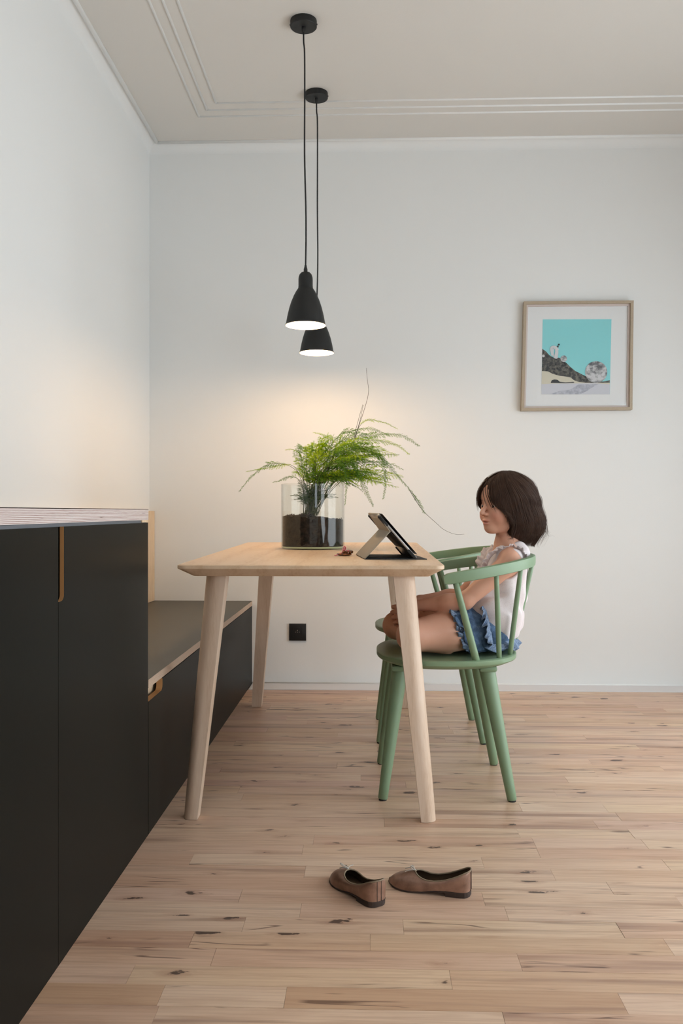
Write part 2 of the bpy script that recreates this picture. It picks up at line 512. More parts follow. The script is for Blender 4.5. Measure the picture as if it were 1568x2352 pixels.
# far door: finger grip cut from its near edge
r = .018
poly = [(SL + .001, .001), (CE - .001, .001), (CE - .001, .8705), (SL + .031, .8705)]
arc = [(SL + .031 - r + r*math.cos(a), .733 - r*math.sin(a)*.62) for a in [k/8*PI/2 for k in range(9)]]
poly += arc + [(SL + .001, .7215)]
m1 = MB().prism(poly, XF - .0085, XF, 'x', 0, 0)
for k in range(3, len(poly) - 1): m1.m[2 + k] = 1
d1 = m1.build('door', lam, cab, mats=[lam, M['ply_slot']])
d1['label'] = 'black door with a vertical slot grip at its top edge'
d2 = MB().box((XF - .0185, .9, .001), (XF, SL - .001, .8705)).build('door', lam, cab)
MB().box((XF - .019, SL - .0009, .72), (XF - .0005, SL - .0001, .8705)).build('door_edge', M['ply_slot'], cab)
wt = thing('worktop', 'thick worktop with striped bare plywood edge on the black cabinet', 'worktop', (-.88, 1.4, .878))
MB().box((XL + .001, .35, .878), (XF + .0005, CE + .001, .9065)).build('plywood_core', ply, wt, origin=(-.6, 1.5, .878))
MB().box((XL + .001, .35, .9068), (XF + .0008, CE + .001, .908)).build('laminate_top', lam, wt)

ZB = .434
be = thing('bench', 'low black storage bench with pale plywood edged seat under the table', 'bench', (-.88, 3.4, 0))
MB().box((XL + .002, CE + .003, 0), (XF - .05, YB - .002, .4085)).build('carcass', lam, be)
poly = [(CE + .004, .001), (YB - .003, .001), (YB - .003, .4055), (2.573, .4055)]
r = .018
poly += [(2.573 - r + r*math.cos(a), .372 + r - r*math.sin(a)) for a in [k/6*PI/2 for k in range(7)]]
poly += [(CE + .004, .372)]
m1 = MB().prism(poly, XF - .0185, XF, 'x', 0, 0)
for k in range(3, len(poly) - 1): m1.m[2 + k] = 1
m1.build('drawer_front', lam, be, mats=[lam, M['ply_slot']])
MB().box((XF - .046, CE + .004, .33), (XF - .03, 2.75, .4085)).build('drawer_board', M['ply_face'], be)
MB().box((XL + .03, CE + .003, .409), (XF + .0005, YB - .002, .4325)).build('seat_board', M['ply_edge_warm'], be, origin=(-.6, 3, .409))
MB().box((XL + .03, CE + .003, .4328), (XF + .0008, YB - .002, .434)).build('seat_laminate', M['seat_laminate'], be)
pn = thing('wall_panel', 'narrow pale plywood panel lining the wall above the black bench', 'panel', (-1.14, 3.5, .4345))
MB().box((XL + .001, CE + .003, .4345), (XL + .028, YB - .002, .906), bev=.001).build('board', M['ply_face'], pn)

# ================================================================ dining table
TX0, TX1, TY0, TY1 = -.568, .220, 2.536, 4.05
def tz(y): return .744 + (y - TY0) * .0095
tab = thing('dining_table', 'pale ash dining table with slanting edges and splayed tapering legs', 'table', (-.175, 3.29, 0))
def rrect(x0, y0, x1, y1, r, n=6):
    o = []
    for cx, cy, a0 in ((x1 - r, y0 + r, -PI/2), (x1 - r, y1 - r, 0), (x0 + r, y1 - r, PI/2), (x0 + r, y0 + r, PI)):
        for k in range(n + 1):
            a = a0 + PI/2 * k/n
            o.append((cx + r*math.cos(a), cy + r*math.sin(a)))
    return o
NT_ = 28
rings = [(0.003, 0.0), (0.0, -.0015), (0.0, -.0105), (.0015, -.012), (.041, -.0350)]
v = []; f = []
for ins, dz in rings:
    for (x, yy) in rrect(TX0 + ins, TY0 + ins, TX1 - ins, TY1 - ins, max(.03 - ins*.3, .012)):
        v.append((x, yy, tz(yy) + dz))
for i in range(len(rings) - 1):
    for j in range(NT_):
        f.append((i*NT_ + j, i*NT_ + (j+1) % NT_, (i+1)*NT_ + (j+1) % NT_, (i+1)*NT_ + j))
f.append(tuple(range(NT_)))
f.append(tuple(reversed(range((len(rings)-1)*NT_, len(rings)*NT_))))
mb = MB(); mb.add(v, f)
top = mb.build('table_top', M['table_top'], tab, auto=25)
# veneer leaves of the top, told apart by tone
lv = [TX0 + .006, -.36, -.25, -.155, .03, TX1 - .006]
for a, b in zip(lv[:-1], lv[1:]):
    ya, yb = TY0 + .006, TY1 - .006
    h0, h1 = .0002, .0006
    q = [(a + .0001, ya, tz(ya) + h1), (b - .0001, ya, tz(ya) + h1), (b - .0001, yb, tz(yb) + h1), (a + .0001, yb, tz(yb) + h1),
         (a + .0001, ya, tz(ya) - h0), (b - .0001, ya, tz(ya) - h0), (b - .0001, yb, tz(yb) - h0), (a + .0001, yb, tz(yb) - h0)]
    if a == lv[0] or b == lv[-1]:
        # outer leaves follow the rounded corners
        pts = [p for p in rrect(TX0 + .004, TY0 + .004, TX1 - .004, TY1 - .004, .027) if (p[0] < b if a == lv[0] else p[0] > a)]
        pts = sorted(pts, key=lambda p: p[1])
        e = b - .0001 if a == lv[0] else a + .0001
        lo = [p for p in pts if p[1] < 3.3]; hi = [p for p in pts if p[1] >= 3.3]
        loop = [(e, TY0 + .004)] + sorted(lo, key=lambda p: -p[0] if a == lv[0] else p[0]) + sorted(hi, key=lambda p: p[0] if a == lv[0] else -p[0]) + [(e, TY1 - .004)]
        m2 = MB(); n = len(loop)
        m2.add([(x, yy, tz(yy) + h1) for x, yy in loop] + [(x, yy, tz(yy) - h0) for x, yy in loop],
               [tuple(range(n)), tuple(reversed(range(n, 2*n)))] + [(i, (i+1) % n, n + (i+1) % n, n + i) for i in range(n)])
        m2.build('veneer_leaf', M['table_top'], top, origin=((a+b)/2, 3.3, .75))
    else:
        m2 = MB(); m2.add(q, [(0,1,2,3), (7,6,5,4), (0,4,5,1), (1,5,6,2), (2,6,7,3), (3,7,4,0)])
        m2.build('veneer_leaf', M['table_top'], top, origin=((a+b)/2, 3.3, .75))
def leg_section(s, sx, sy, n=10):
    """square with the outer corner broadly rounded; s half size; sx, sy point outwards"""
    r = s * 1.25
    pts = [(-s, -s)] + [(s, -s)]
    pts += [(s - r + r*math.cos(a), s - r + r*math.sin(a)) for a in [k/n*PI/2 for k in range(n + 1)]]
    pts += [(-s, s)]
    return [(p[0]*sx, p[1]*sy) for p in pts]
for (tx, ty, bx, by, sx, sy) in ((-.461, 2.625, -.524, 2.548, -1, -1), (.1035, 2.625, .172, 2.548, 1, -1), (-.461, 3.955, -.520, 4.02, -1, 1), (.1035, 3.955, .172, 4.02, 1, 1)):
    v = []; st = 9
    for i in range(st):
        t = i / (st - 1)
        zt = tz(ty) - .034
        s = .0325 * (1 - t) + .0225 * t
        cx, cy, cz = tx + (bx - tx)*t, ty + (by - ty)*t, zt * (1 - t) + .001
        if i == st - 1: s *= .97
        sec = leg_section(s, sx, sy)
        v += [(cx + p[0], cy + p[1], cz) for p in sec]
    n = len(sec); f = [(i*n + j, i*n + (j+1) % n, (i+1)*n + (j+1) % n, (i+1)*n + j) for i in range(st - 1) for j in range(n)]
    f += [tuple(range(n)), tuple(range((st-1)*n, st*n))]
    mb = MB(); mb.add(v, f)
    mb.build('leg', M['table_leg'], tab, auto=35, origin=(tx, ty, 0))

# ================================================================ pendant lamps
def pendant(cx, cy, label, drift):
    t = thing('pendant_lamp', label, 'lamp', (cx, cy, ZC), 'black pendant lamps over the table')
    m = MB().lathe([(.0518, -.0005), (.0524, -.003), (.0524, -.024), (.0505, -.0262), (0.0001, -.0262)], (cx, cy, ZC), 40)
    can = m.build('canopy', M['black_metal'], t, auto=30)
    for s in (-1, 1):
        MB().tube([(cx + s*.051, cy, ZC - .016), (cx + s*.0545, cy, ZC - .016)], .003, 8).build('screw', M['black_metal'], can)
    MB().lathe([(.008, -.026), (.0075, -.040), (.005, -.048), (.0001, -.048)], (cx, cy, ZC), 16).build('cord_grip', M['black_plastic'], t, auto=30)
    dx = drift
    zr = 1.632
    pts = [(cx, cy, ZC - .045), (cx + .0005, cy, ZC - .085), (cx + .004, cy, ZC - .13), (cx + .0045, cy, ZC - .30), (cx + .004, cy, 2.3), (cx + .0055 + dx*.4, cy, 2.1), (cx + .004 + dx*.7, cy, 1.98), (cx + dx, cy, 1.86)]
    MB().tube(spline(pts, 40), .0031, 8).build('cord', M['cord'], t, smooth=True)
    sx = cx + dx
    MB().lathe([(.0001, 1.868), (.0042, 1.868), (.0050, 1.862), (.0075, 1.852), (.0075, 1.840), (.0001, 1.840)], (sx, cy, 0), 20).build('cord_grip', M['black_plastic'], t, auto=30)
    MB().lathe([(.0001, 1.843), (.008, 1.8425), (.017, 1.839), (.0235, 1.832), (.0272, 1.822), (.0282, 1.812), (.0282, 1.786), (.0286, 1.785), (.0286, 1.779), (.0001, 1.779)], (sx, cy, 0), 32).build('socket_cap', M['black_metal'], t, auto=35)
    out = [(.0283, 1.781), (.0300, 1.776), (.0375, 1.765), (.0465, 1.748), (.0560, 1.725), (.0640, 1.700), (.0710, 1.671), (.0755, 1.647), (.0772, zr + .006), (.0800, zr + .0015), (.0808, zr)]
    inn = [(r - .0022, z - (.001 if z < 1.75 else .003)) for r, z in out[:-2]]
    m = MB().lathe(out + [(.0785, zr - .0006)], (sx, cy, 0), 48)
    k0 = len(m.v)
    prof = [(.0785, zr - .0006)] + list(reversed(inn)) + [(.0001, 1.777)]
    m.lathe(prof, (sx, cy, 0), 48, m=1)
    # drop the caps the lathe closes
    m2 = [(q, i) for q, i in zip(m.f, m.m) if len(q) == 4]
    m.f = [q for q, i in m2]; m.m = [i for q, i in m2]
    sh = m.build('shade', M['black_metal'], t, auto=35, mats=[M['black_metal'], M['white_enamel']], fix=False)
    bz = 1.690
    bm_ = MB().lathe([(.0001, -.032), (.012, -.0295), (.022, -.022), (.0275, -.008), (.0265, .006), (.019, .022), (.0135, .036), (.0130, .060), (.0001, .060)], (sx, cy, bz), 24)
    bulb = NT('bulb_glow'); bulb.b.inputs['Emission Color'].default_value = LAMP_COL + (1,); bulb.b.inputs['Emission Strength'].default_value = 14.0
    bulb.color((1, .9, .75, 1))
    bm_.build('bulb', bulb.mat, t, smooth=True)
    l = bpy.data.lights.new('lamp_light', 'POINT'); l.energy = LAMP_W; l.color = LAMP_COL; l.shadow_soft_size = .028
    lo = bpy.data.objects.new('lamp_light', l); C.objects.link(lo); lo.parent = t; lo.location = (sx - cx, 0, 1.652 - ZC)
    return t
pendant(-.258, 3.41, 'nearer black bell pendant lamp, its shade hanging in front of the other', .008)
pendant(-.243, 4.00, 'farther black bell pendant lamp partly hidden behind the nearer shade', .001)
# ================================================================ green spindle chairs
SY = 2.92; SX = .253
def make_chair(label):
    t = thing('spindle_chair', label, 'chair', (SX, SY, 0), 'green spindle chairs at the table')
    G = M['green']
    # seat: rounded outline, slightly dished top, chamfered underside
    def outline(k, ins):
        a = 2*PI*k/64
        ca, sa = math.cos(a), math.sin(a)
        n = 2.5
        r = (abs(ca)**n + abs(sa)**n) ** (-1/n)
        x = (.229 - ins) * r * ca; yv = (.262 - ins) * r * sa
        yv *= 1.0 - .10 * (x / .229) * (1 if x > 0 else .25)
        return SX + x, SY + yv
    rings = [(.225, .439), (.15, .4385), (.08, .4395), (.03, .4435), (.010, .4452), (.004, .4446), (0, .442), (0, .430), (.003, .4265), (.030, .415), (.20, .413)]
    v = []; f = []
    for ins, z in rings:
        for k in range(64):
            x, yv = outline(k, min(ins, .222)); v.append((x, yv, z))
    for i in range(len(rings) - 1):
        for j in range(64):
            f.append((i*64 + j, i*64 + (j+1) % 64, (i+1)*64 + (j+1) % 64, (i+1)*64 + j))
    f += [tuple(range(64)), tuple(range((len(rings)-1)*64, len(rings)*64))]
    mb = MB(); mb.add(v, f); mb.build('seat', G, t, auto=40)
    # cross bars under the seat and four tapering legs
    for bx in (.098, .374):
        MB().box((bx - .028, SY - .172, .396), (bx + .028, SY + .172, .4145), bev=.007).build('cross_bar', G, t, auto=40)
    for sx, (tx, bx) in enumerate(((.098, .042), (.374, .443))):
        for sy in (-1, 1):
            a = Vector((tx, SY + sy*.135, .400)); b = Vector((bx, SY + sy*.196, .006))
            n = 10; path = [a.lerp(b, k/(n-1)) for k in range(n)]
            rad = [.0255 + (.0150 - .0255) * k/(n-1) for k in range(n)]
            path += [b + (b - a).normalized()*.002, b + (b - a).normalized()*.004]; rad += [.0135, .011]
            lg = MB().tube(path, rad, 20).build('leg', G, t, auto=50)
            MB().lathe([(.0125, .0002), (.0125, .005), (.0001, .005)], (b.x, b.y, 0), 16).build('glide', M['rubber'], lg)
    # bent arm bow
    def bow(phi):
        x = .25 + .288*math.cos(phi); yv = SY + .282*math.sin(phi)
        if abs(phi) > PI/2: x = .25 - (abs(phi) - PI/2)*.29; yv = SY + math.copysign(.282, phi)
        z = .695 + .050 * max(0, (x - .225) / .32) ** .9
        return Vector((x, yv, z))
    N = 91; lim = PI/2 + .085
    sec = []
    hh, tt = .0175, .0105
    for k in range(16):
        a = 2*PI*k/16
        ca, sa = math.cos(a), math.sin(a); n_ = 5
        r = (abs(ca)**n_ + abs(sa)**n_) ** (-1/n_)
        sec.append((tt*r*ca, hh*r*sa))
    v = []; f = []
    ph = [-lim + 2*lim*i/(N-1) for i in range(N)]
    for i, p in enumerate(ph):
        q = bow(p); d = (bow(p + .01) - bow(p - .01)).normalized()
        nrm = Vector((d.y, -d.x, 0)).normalized()
        upv = nrm.cross(d) * -1
        if upv.z < 0: upv = -upv
        e = min(i, N - 1 - i)
        s = (.72, .95, 1)[min(e, 2)]
        for (o_, h_) in sec: v.append(q + nrm*o_ + upv*(h_*s) + d * 0)
    n = 16
    for i in range(N - 1):
        for j in range(n): f.append((i*n + j, i*n + (j+1) % n, (i+1)*n + (j+1) % n, (i+1)*n + j))
    f += [tuple(range(n)), tuple(range((N-1)*n, N*n))]
    mb = MB(); mb.add(v, f); mb.build('arm_bow', G, t, auto=50)
    for phi, (sx_, sy_), r0, r1 in ((-1.54, (.331, -.227), .0115, .0088), (-1.075, (.4055, -.185), .0080, .0072), (-.68, (.448, -.118), .0080, .0072), (-.22, (.466, -.040), .0080, .0072)):
        for s in (1, -1):
            a = Vector((sx_, SY + sy_*s, .434)); b = bow(phi*s) - Vector((0, 0, .010))
            path = [a.lerp(b, k/7) for k in range(8)]
            MB().tube(path, [r0 + (r1 - r0)*k/7 + .0008*math.sin(PI*k/7) for k in range(8)], 14).build('spindle', G, t, smooth=True)
    return t
ch1 = make_chair('sage green spindle chair nearer the camera with a girl sitting on it')
ch2 = copy_tree(ch1, (0, .67, 0), 'sage green spindle chair nearer the back wall, empty')

# ================================================================ framed print
def picture():
    Yw = YB - .001; Yf = YB - .036
    t = thing('framed_picture', 'framed print of a pale moon and dark slope under turquoise sky', 'picture', P(1327, 817, Yw))
    TL, TR, BR, BL = P(1203, 692, Yf), P(1455, 690, Yf), P(1452, 941, Yf), P(1197, 943.5, Yf)
    def q(s, tt_, y):   # s right 0..1, tt_ down 0..1
        a = TL.lerp(TR, s); b = BL.lerp(BR, s); p = a.lerp(b, tt_); return (p.x, y, p.z)
    W = .57
    fw = .0145 / W
    def frame_bar(a, b, c, d, name):
        # a,b outer ends, c,d inner ends in (s,t)
        m = MB()
        v = [q(*a, Yf), q(*b, Yf), q(*d, Yf), q(*c, Yf), q(*a, Yw), q(*b, Yw), q(*d, Yw), q(*c, Yw)]
        m.add(v, [(0,1,2,3), (7,6,5,4), (0,4,5,1), (1,5,6,2), (2,6,7,3), (3,7,4,0)])
        m.build(name, M['frame_wood'], t, origin=q((a[0]+b[0])/2, (a[1]+b[1])/2, Yf))
    o0, o1, i0, i1 = 0, 1, fw, 1 - fw
    frame_bar((o0,o0), (o1,o0), (i0,i0), (i1,i0), 'frame_rail')
    frame_bar((o0,o1), (o1,o1), (i0,i1), (i1,i1), 'frame_rail')
    frame_bar((o0,o0), (o0,o1), (i0,i0), (i0,i1), 'frame_rail')
    frame_bar((o1,o0), (o1,o1), (i1,i0), (i1,i1), 'frame_rail')
    # inner lip, a step back
    e = .010 / W
    def ring(y0, y1, a, b, mat, name):
        m = MB()
        for (p0, p1, p2, p3) in (((a,a),(1-a,a),(1-b,b),(b,b)), ((a,1-a),(1-a,1-a),(1-b,1-b),(b,1-b)), ((a,a),(a,1-a),(b,1-b),(b,b)), ((1-a,a),(1-a,1-a),(1-b,1-b),(1-b,b))):
            v = [q(*p, y0) for p in (p0,p1,p2,p3)] + [q(*p, y1) for p in (p0,p1,p2,p3)]
            m.add(v, [(0,1,2,3), (7,6,5,4), (0,4,5,1), (1,5,6,2), (2,6,7,3), (3,7,4,0)])
        return m.build(name, mat, t)
    ring(Yf + .014, Yw, fw + .0002, fw + e, M['frame_inner'], 'frame_lip')
    Ym = Yf + .022
    m = MB(); v = [q(fw, fw, Ym), q(1-fw, fw, Ym), q(1-fw, 1-fw, Ym), q(fw, 1-fw, Ym)]
    v += [(a, Yw, c) for a, b, c in v]
    m.add(v, [(0,1,2,3), (7,6,5,4), (0,4,5,1), (1,5,6,2), (2,6,7,3), (3,7,4,0)])
    m.build('mount', M['paper'], t)
    # the print: coordinates u right, v down in the printed area (crop pixels 345..1200 x 290..1220)
    def S(px, py): return (1180 + px/5.407, 680 + py/5.407)
    def W2(cx, cy, y):
        sx, sy = S(cx, cy); p = P(sx, sy, y); return (p.x, y, p.z)
    lay = [0]
    pr = None
    def poly(pts, mat, name, parent):
        lay[0] += 1
        y = Ym - .0004 - .00022*lay[0]
        m = MB(); n = len(pts)
        v = [W2(a, b, y) for a, b in pts]; v += [(a, y + .0002, c) for a, _, c in v]
        m.add(v, [tuple(range(n)), tuple(reversed(range(n, 2*n)))] + [(i, (i+1) % n, n + (i+1) % n, n + i) for i in range(n)])
        o = m.build(name, mat, parent); return o
    def disc(cx, cy, rx, ry=None, n=40):
        ry = ry or rx
        return [(cx + rx*math.cos(2*PI*k/n), cy + ry*math.sin(2*PI*k/n)) for k in range(n)]
    pr = poly([(357, 290), (1210, 287), (1190, 1222), (341, 1222)], M['print_sky'], 'print', t)
    poly([(345, 880), (470, 900), (640, 950), (760, 1000), (900, 1050), (1190, 1078), (1188, 1222), (341, 1222)], M['print_sand'], 'printed_sand', pr)
    poly([(341, 1096), (460, 1088), (1000, 1082), (1189, 1096), (1189, 1221), (341, 1221)], M['print_lilac'], 'printed_water', pr)
    poly([(440, 1221), (560, 1180), (700, 1160), (800, 1098), (1050, 1092), (980, 1130), (905, 1180), (815, 1221)], M['print_grey'], 'printed_reflection', pr)
    poly([(352, 655), (400, 690), (440, 735), (500, 770), (560, 765), (600, 790), (650, 830), (700, 880), (760, 930), (830, 965), (900, 1000), (960, 1030), (1040, 1060), (1110, 1062), (1190, 1045), (1190, 1075), (1000, 1078), (880, 1075), (800, 1066), (745, 1045), (700, 1010), (640, 1000), (560, 990), (480, 965), (420, 935), (348, 932)], M['print_rock'], 'printed_slope', pr)
    poly([(455, 1078), (470, 1045), (500, 1035), (540, 1040), (570, 1065), (640, 1072), (740, 1066), (750, 1076), (640, 1082)], M['print_dark'], 'printed_stones', pr)
    poly(disc(1020, 943, 138, 134, 48), M['print_moon'], 'printed_moon', pr)
    poly(disc(618, 778, 40), M['print_moon'], 'printed_small_moon', pr)
    poly(disc(366, 744, 15, 17, 20), M['print_white'], 'printed_spot', pr)
    poly([(446, 662), (452, 636), (470, 620), (495, 614), (522, 622), (536, 634), (528, 648), (506, 652), (494, 668), (492, 700), (498, 752), (488, 756), (478, 742), (462, 738), (456, 705)], M['print_white'], 'printed_figure', pr)
    poly([(508, 652), (518, 636), (536, 628), (550, 642), (546, 652), (562, 660), (560, 668), (548, 668), (551, 705), (541, 774), (524, 780), (497, 768), (500, 745), (512, 690)], M['print_white'], 'printed_figure', pr)
    poly([(478, 650), (492, 640), (498, 652), (488, 664)], M['print_grey'], 'printed_fold', pr)
    poly(disc(557, 603, 11, 12, 16), M['print_dark'], 'printed_head', pr)
    poly(disc(545, 628, 10, 12, 16), M['print_dark'], 'printed_head', pr)
    # glazing
    m = MB(); yg = Yf + .016
    v = [q(fw, fw, yg), q(1-fw, fw, yg), q(1-fw, 1-fw, yg), q(fw, 1-fw, yg)]; v += [(a, b + .0018, c) for a, b, c in v]
    m.add(v, [(0,1,2,3), (7,6,5,4), (0,4,5,1), (1,5,6,2), (2,6,7,3), (3,7,4,0)])
    m.build('glass', M['clear_glass'], t)
def _thin_glass(name, tint, refl=1.0):
    m = NT(name); nd = m.t.nodes
    tr = m.node('ShaderNodeBsdfTransparent'); tr.inputs[0].default_value = tint
    gl = m.node('ShaderNodeBsdfGlossy'); gl.inputs['Roughness'].default_value = .02
    lw = m.node('ShaderNodeLayerWeight')
    fres = m.math('ADD', m.math('MULTIPLY', m.math('POWER', lw.outputs['Facing'], 5.0), .9), .035)
    mx = m.node('ShaderNodeMixShader')
    m.link(m.math('MULTIPLY', fres, refl, clamp=True), mx.inputs[0]); m.link(tr.outputs[0], mx.inputs[1]); m.link(gl.outputs[0], mx.inputs[2])
    m.link(mx.outputs[0], m.out.inputs[0])
    return m.mat
M['clear_glass'] = _thin_glass('clear_glazing', (.985, .99, .985, 1), .6)
M['vase_glass'] = _thin_glass('vase_glass', (.955, .965, .955, 1), 1.0)
M['frame_wood'] = wood('frame_wood', srgb(186, 170, 148), srgb(150, 134, 112), (60, 60, 60), .5, .4)
M['frame_inner'] = plain('frame_inner', srgb(206, 194, 188), .5)
M['paper'] = plain('mount_paper', (.80, .80, .82, 1), .9)
M['print_sky'] = plain('print_turquoise', srgb(142, 216, 222), .7)
M['print_sand'] = plain('print_sand', srgb(212, 206, 190), .7)
M['print_lilac'] = plain('print_lilac', srgb(205, 206, 216), .7)
M['print_white'] = plain('print_white', srgb(210, 210, 214), .7)
M['print_dark'] = plain('print_charcoal', srgb(52, 54, 58), .7)
def _mottle(name, a, b, sc, lo=.4, hi=.62):
    m = NT(name); m.color(m.ramp(m.noise(m.coords(), sc, 5, .65), [(lo, a), (hi, b)])); m.set(rough=.7); return m.mat
M['print_rock'] = _mottle('print_rock', srgb(48, 50, 54), srgb(128, 124, 116), 60, .42, .68)
M['print_grey'] = _mottle('print_grey', srgb(168, 170, 184), srgb(196, 198, 210), 60)
M['print_moon'] = _mottle('print_moon', srgb(96, 98, 104), srgb(206, 206, 210), 28, .40, .58)
picture()

# ================================================================ wall socket
def socket():
    c = P(683.5, 1451.5, YB)
    t = thing('wall_socket', 'square black power socket on the wall under the table', 'socket', (c.x, YB, c.z))
    h = .0445; y = YB
    MB().box((c.x - h, y - .010, c.z - h), (c.x + h, y - .0005, c.z + h), bev=.0015).build('cover_plate', M['black_plastic'], t, auto=30)
    rim = MB()
    s = .026
    for a, b in (((-s, -s), (s, -s + .002)), ((-s, s - .002), (s, s)), ((-s, -s), (-s + .002, s)), ((s - .002, -s), (s, s))):
        rim.box((c.x + a[0], y - .0116, c.z + a[1]), (c.x + b[0], y - .0098, c.z + b[1]))
    ins = rim.build('insert_rim', M['black_plastic'], t)
    m = MB()
    prof = [(.0205, -.0115), (.0205, -.0098), (.019, -.0098), (.0185, -.0112)]
    v = []; n = 32; f = []
    for r, yy in prof:
        for j in range(n): v.append((c.x + r*math.cos(2*PI*j/n), y + yy, c.z + r*math.sin(2*PI*j/n)))
    for i in range(4):
        for j in range(n): f.append((i*n + j, i*n + (j+1) % n, ((i+1) % 4)*n + (j+1) % n, ((i+1) % 4)*n + j))
    m.add(v, f); m.build('well_ring', M['rubber'], t)
    steel = plain('contact_steel', (.75, .74, .70, 1), .25, 1.0)
    for dx, dz, r in ((0, .0105, .0024), (-.0095, .0005, .0017), (.0095, .0005, .0017), (0, .0005, .002)):
        MB().tube([(c.x + dx, y - .0098, c.z + dz), (c.x + dx, y - (.016 if dz > .005 else .0108), c.z + dz)], r, 10).build('contact', steel, t)
socket()

# ================================================================ tablet in a folding cover
def tablet():
    Yn, Yf = 2.80, 3.045
    z0 = lambda y: tz(y) + .0008
    t = thing('tablet_computer', 'tablet computer propped up in a folded grey cover on the table', 'tablet', (.04, 2.92, z0(2.92)))
    tan = NT('grey_cover_cloth'); v = tan.coords()
    tan.color(tan.mix(tan.noise(v, 600, 2), srgb(150, 140, 124), srgb(168, 158, 142))); tan.set(rough=.7); tan.bump(tan.noise(v, 900, 2), .2, .0004)
    dark = plain('cover_lining', srgb(46, 45, 46), .75)
    # profile points in x-z; the far edge is skewed a little to the left
    def xz(px, py): p = P(px, py, Yn); return (p.x, p.z - z0(Yn))
    A = xz(838, 1285.5); F = xz(897, 1221); T = xz(871, 1184); B = xz(956, 1282); R = xz(980.5, 1285)
    skew = -.032
    def slab(p, q, th, nrm, y0, y1, name, mat, mats=None, ext=0):
        """thin board between profile points p and q, th thick towards nrm"""
        d = Vector((q[0]-p[0], 0, q[1]-p[1])).normalized(); n = Vector((d.z, 0, -d.x)) * nrm
        bm = bmesh.new(); vs = []
        for yy in (y0, y1):
            sk = skew * (yy - Yn) / (Yf - Yn)
            for (a, o_) in ((p, 0), (q, 0), (q, th), (p, th)):
                vs.append(bm.verts.new((a[0] + sk + n.x*o_, yy, a[1] + z0(yy) + n.z*o_)))
        for fc in ((0,1,2,3), (7,6,5,4), (0,4,5,1), (1,5,6,2), (2,6,7,3), (3,7,4,0)): bm.faces.new([vs[i] for i in fc])
        bmesh.ops.recalc_face_normals(bm, faces=bm.faces[:])
        bmesh.ops.bevel(bm, geom=bm.edges[:], offset=th*.3, segments=2, profile=.5, affect='EDGES')
        bm.verts.index_update()
        m = MB(); m.add([w.co[:] for w in bm.verts], [[w.index for w in g.verts] for g in bm.faces]); bm.free()
        return m.build(name, mat, t, auto=40)
    A = (A[0], .0); R = (R[0], .0); B = (B[0], .0045)
    slab(A, R, .0028, -1, Yn, Yf, 'cover_base', dark)
    slab((A[0], .001), F, .0030, -1, Yn, Yf, 'cover_flap', tan.mat)
    slab(F, T, .0030, -1, Yn, Yf, 'cover_back', tan.mat)
    # a dark rim along the near edges of the cover
    o = Vector((B[0]-T[0], 0, B[1]-T[1])).normalized()
    nrm = Vector((-o.z, 0, o.x))
    if nrm.x < 0: nrm = -nrm
    off = .0035
    p1 = (T[0] + nrm.x*off - o.x*.004, T[1] + nrm.z*off - o.z*.004); p2 = (B[0] + nrm.x*off, B[1] + nrm.z*off)
    alu = plain('brushed_aluminium', srgb(196, 194, 192), .3, .9)
    body = slab(p1, p2, .0075, 1 if True else -1, Yn + .004, Yf - .004, 'tablet_body', alu)
    # screen glass on the side facing the chairs
    g = .0078
    q1 = (p1[0] + nrm.x*g + o.x*.006, p1[1] + nrm.z*g + o.z*.006); q2 = (p2[0] + nrm.x*g - o.x*.006, p2[1] + nrm.z*g - o.z*.006)
    slab(q1, q2, .0012, 1, Yn + .009, Yf - .009, 'screen', M['black_plastic'])
    # lower lining leaf behind the tablet and corner clips
    slab((F[0] + .001, F[1] - .004), (B[0] - .006, B[1] + .004), .002, -1, Yn + .012, Yf - .012, 'lining_leaf', dark)
    for (s0, s1) in ((.015, .26), (.80, 1.0)):
        a = (p1[0] + (p2[0]-p1[0])*s0 - nrm.x*.001, p1[1] + (p2[1]-p1[1])*s0 - nrm.z*.001)
        b = (p1[0] + (p2[0]-p1[0])*s1 - nrm.x*.001, p1[1] + (p2[1]-p1[1])*s1 - nrm.z*.001)
        for y0, y1 in ((Yn, Yn + .008), (Yf - .008, Yf)):
            slab(a, b, .0105, 1, y0, y1, 'corner_clip', M['rubber'])
    for (s0, s1, w0, w1) in ((.70, .80, .013, .020),):
        pass
    slot = MB()
    a = Vector((T[0] + (F[0]-T[0])*.30, Yn + .022, z0(Yn) + T[1] + (F[1]-T[1])*.30)); b = Vector((T[0] + (F[0]-T[0])*.75, Yn + .022, z0(Yn) + T[1] + (F[1]-T[1])*.75))
    nn = Vector((-(F[1]-T[1]), 0, F[0]-T[0])).normalized(); nn = -nn if nn.x > 0 else nn
    slot.tube([a + nn*.0002, b + nn*.0002], .0016, 8)
    slot.build('speaker_slot', M['rubber'], t, smooth=True)
    # rolled tab along the top edge
    s = Vector((T[0] - .004, Yn + .03, z0(Yn) + T[1] + .003)); e = Vector((T[0] - .004 + skew*.9, Yf - .03, z0(Yf) + T[1] + .003))
    MB().tube([s, e], .0035, 10).build('cover_tab', tan.mat, t, smooth=True)
tablet()

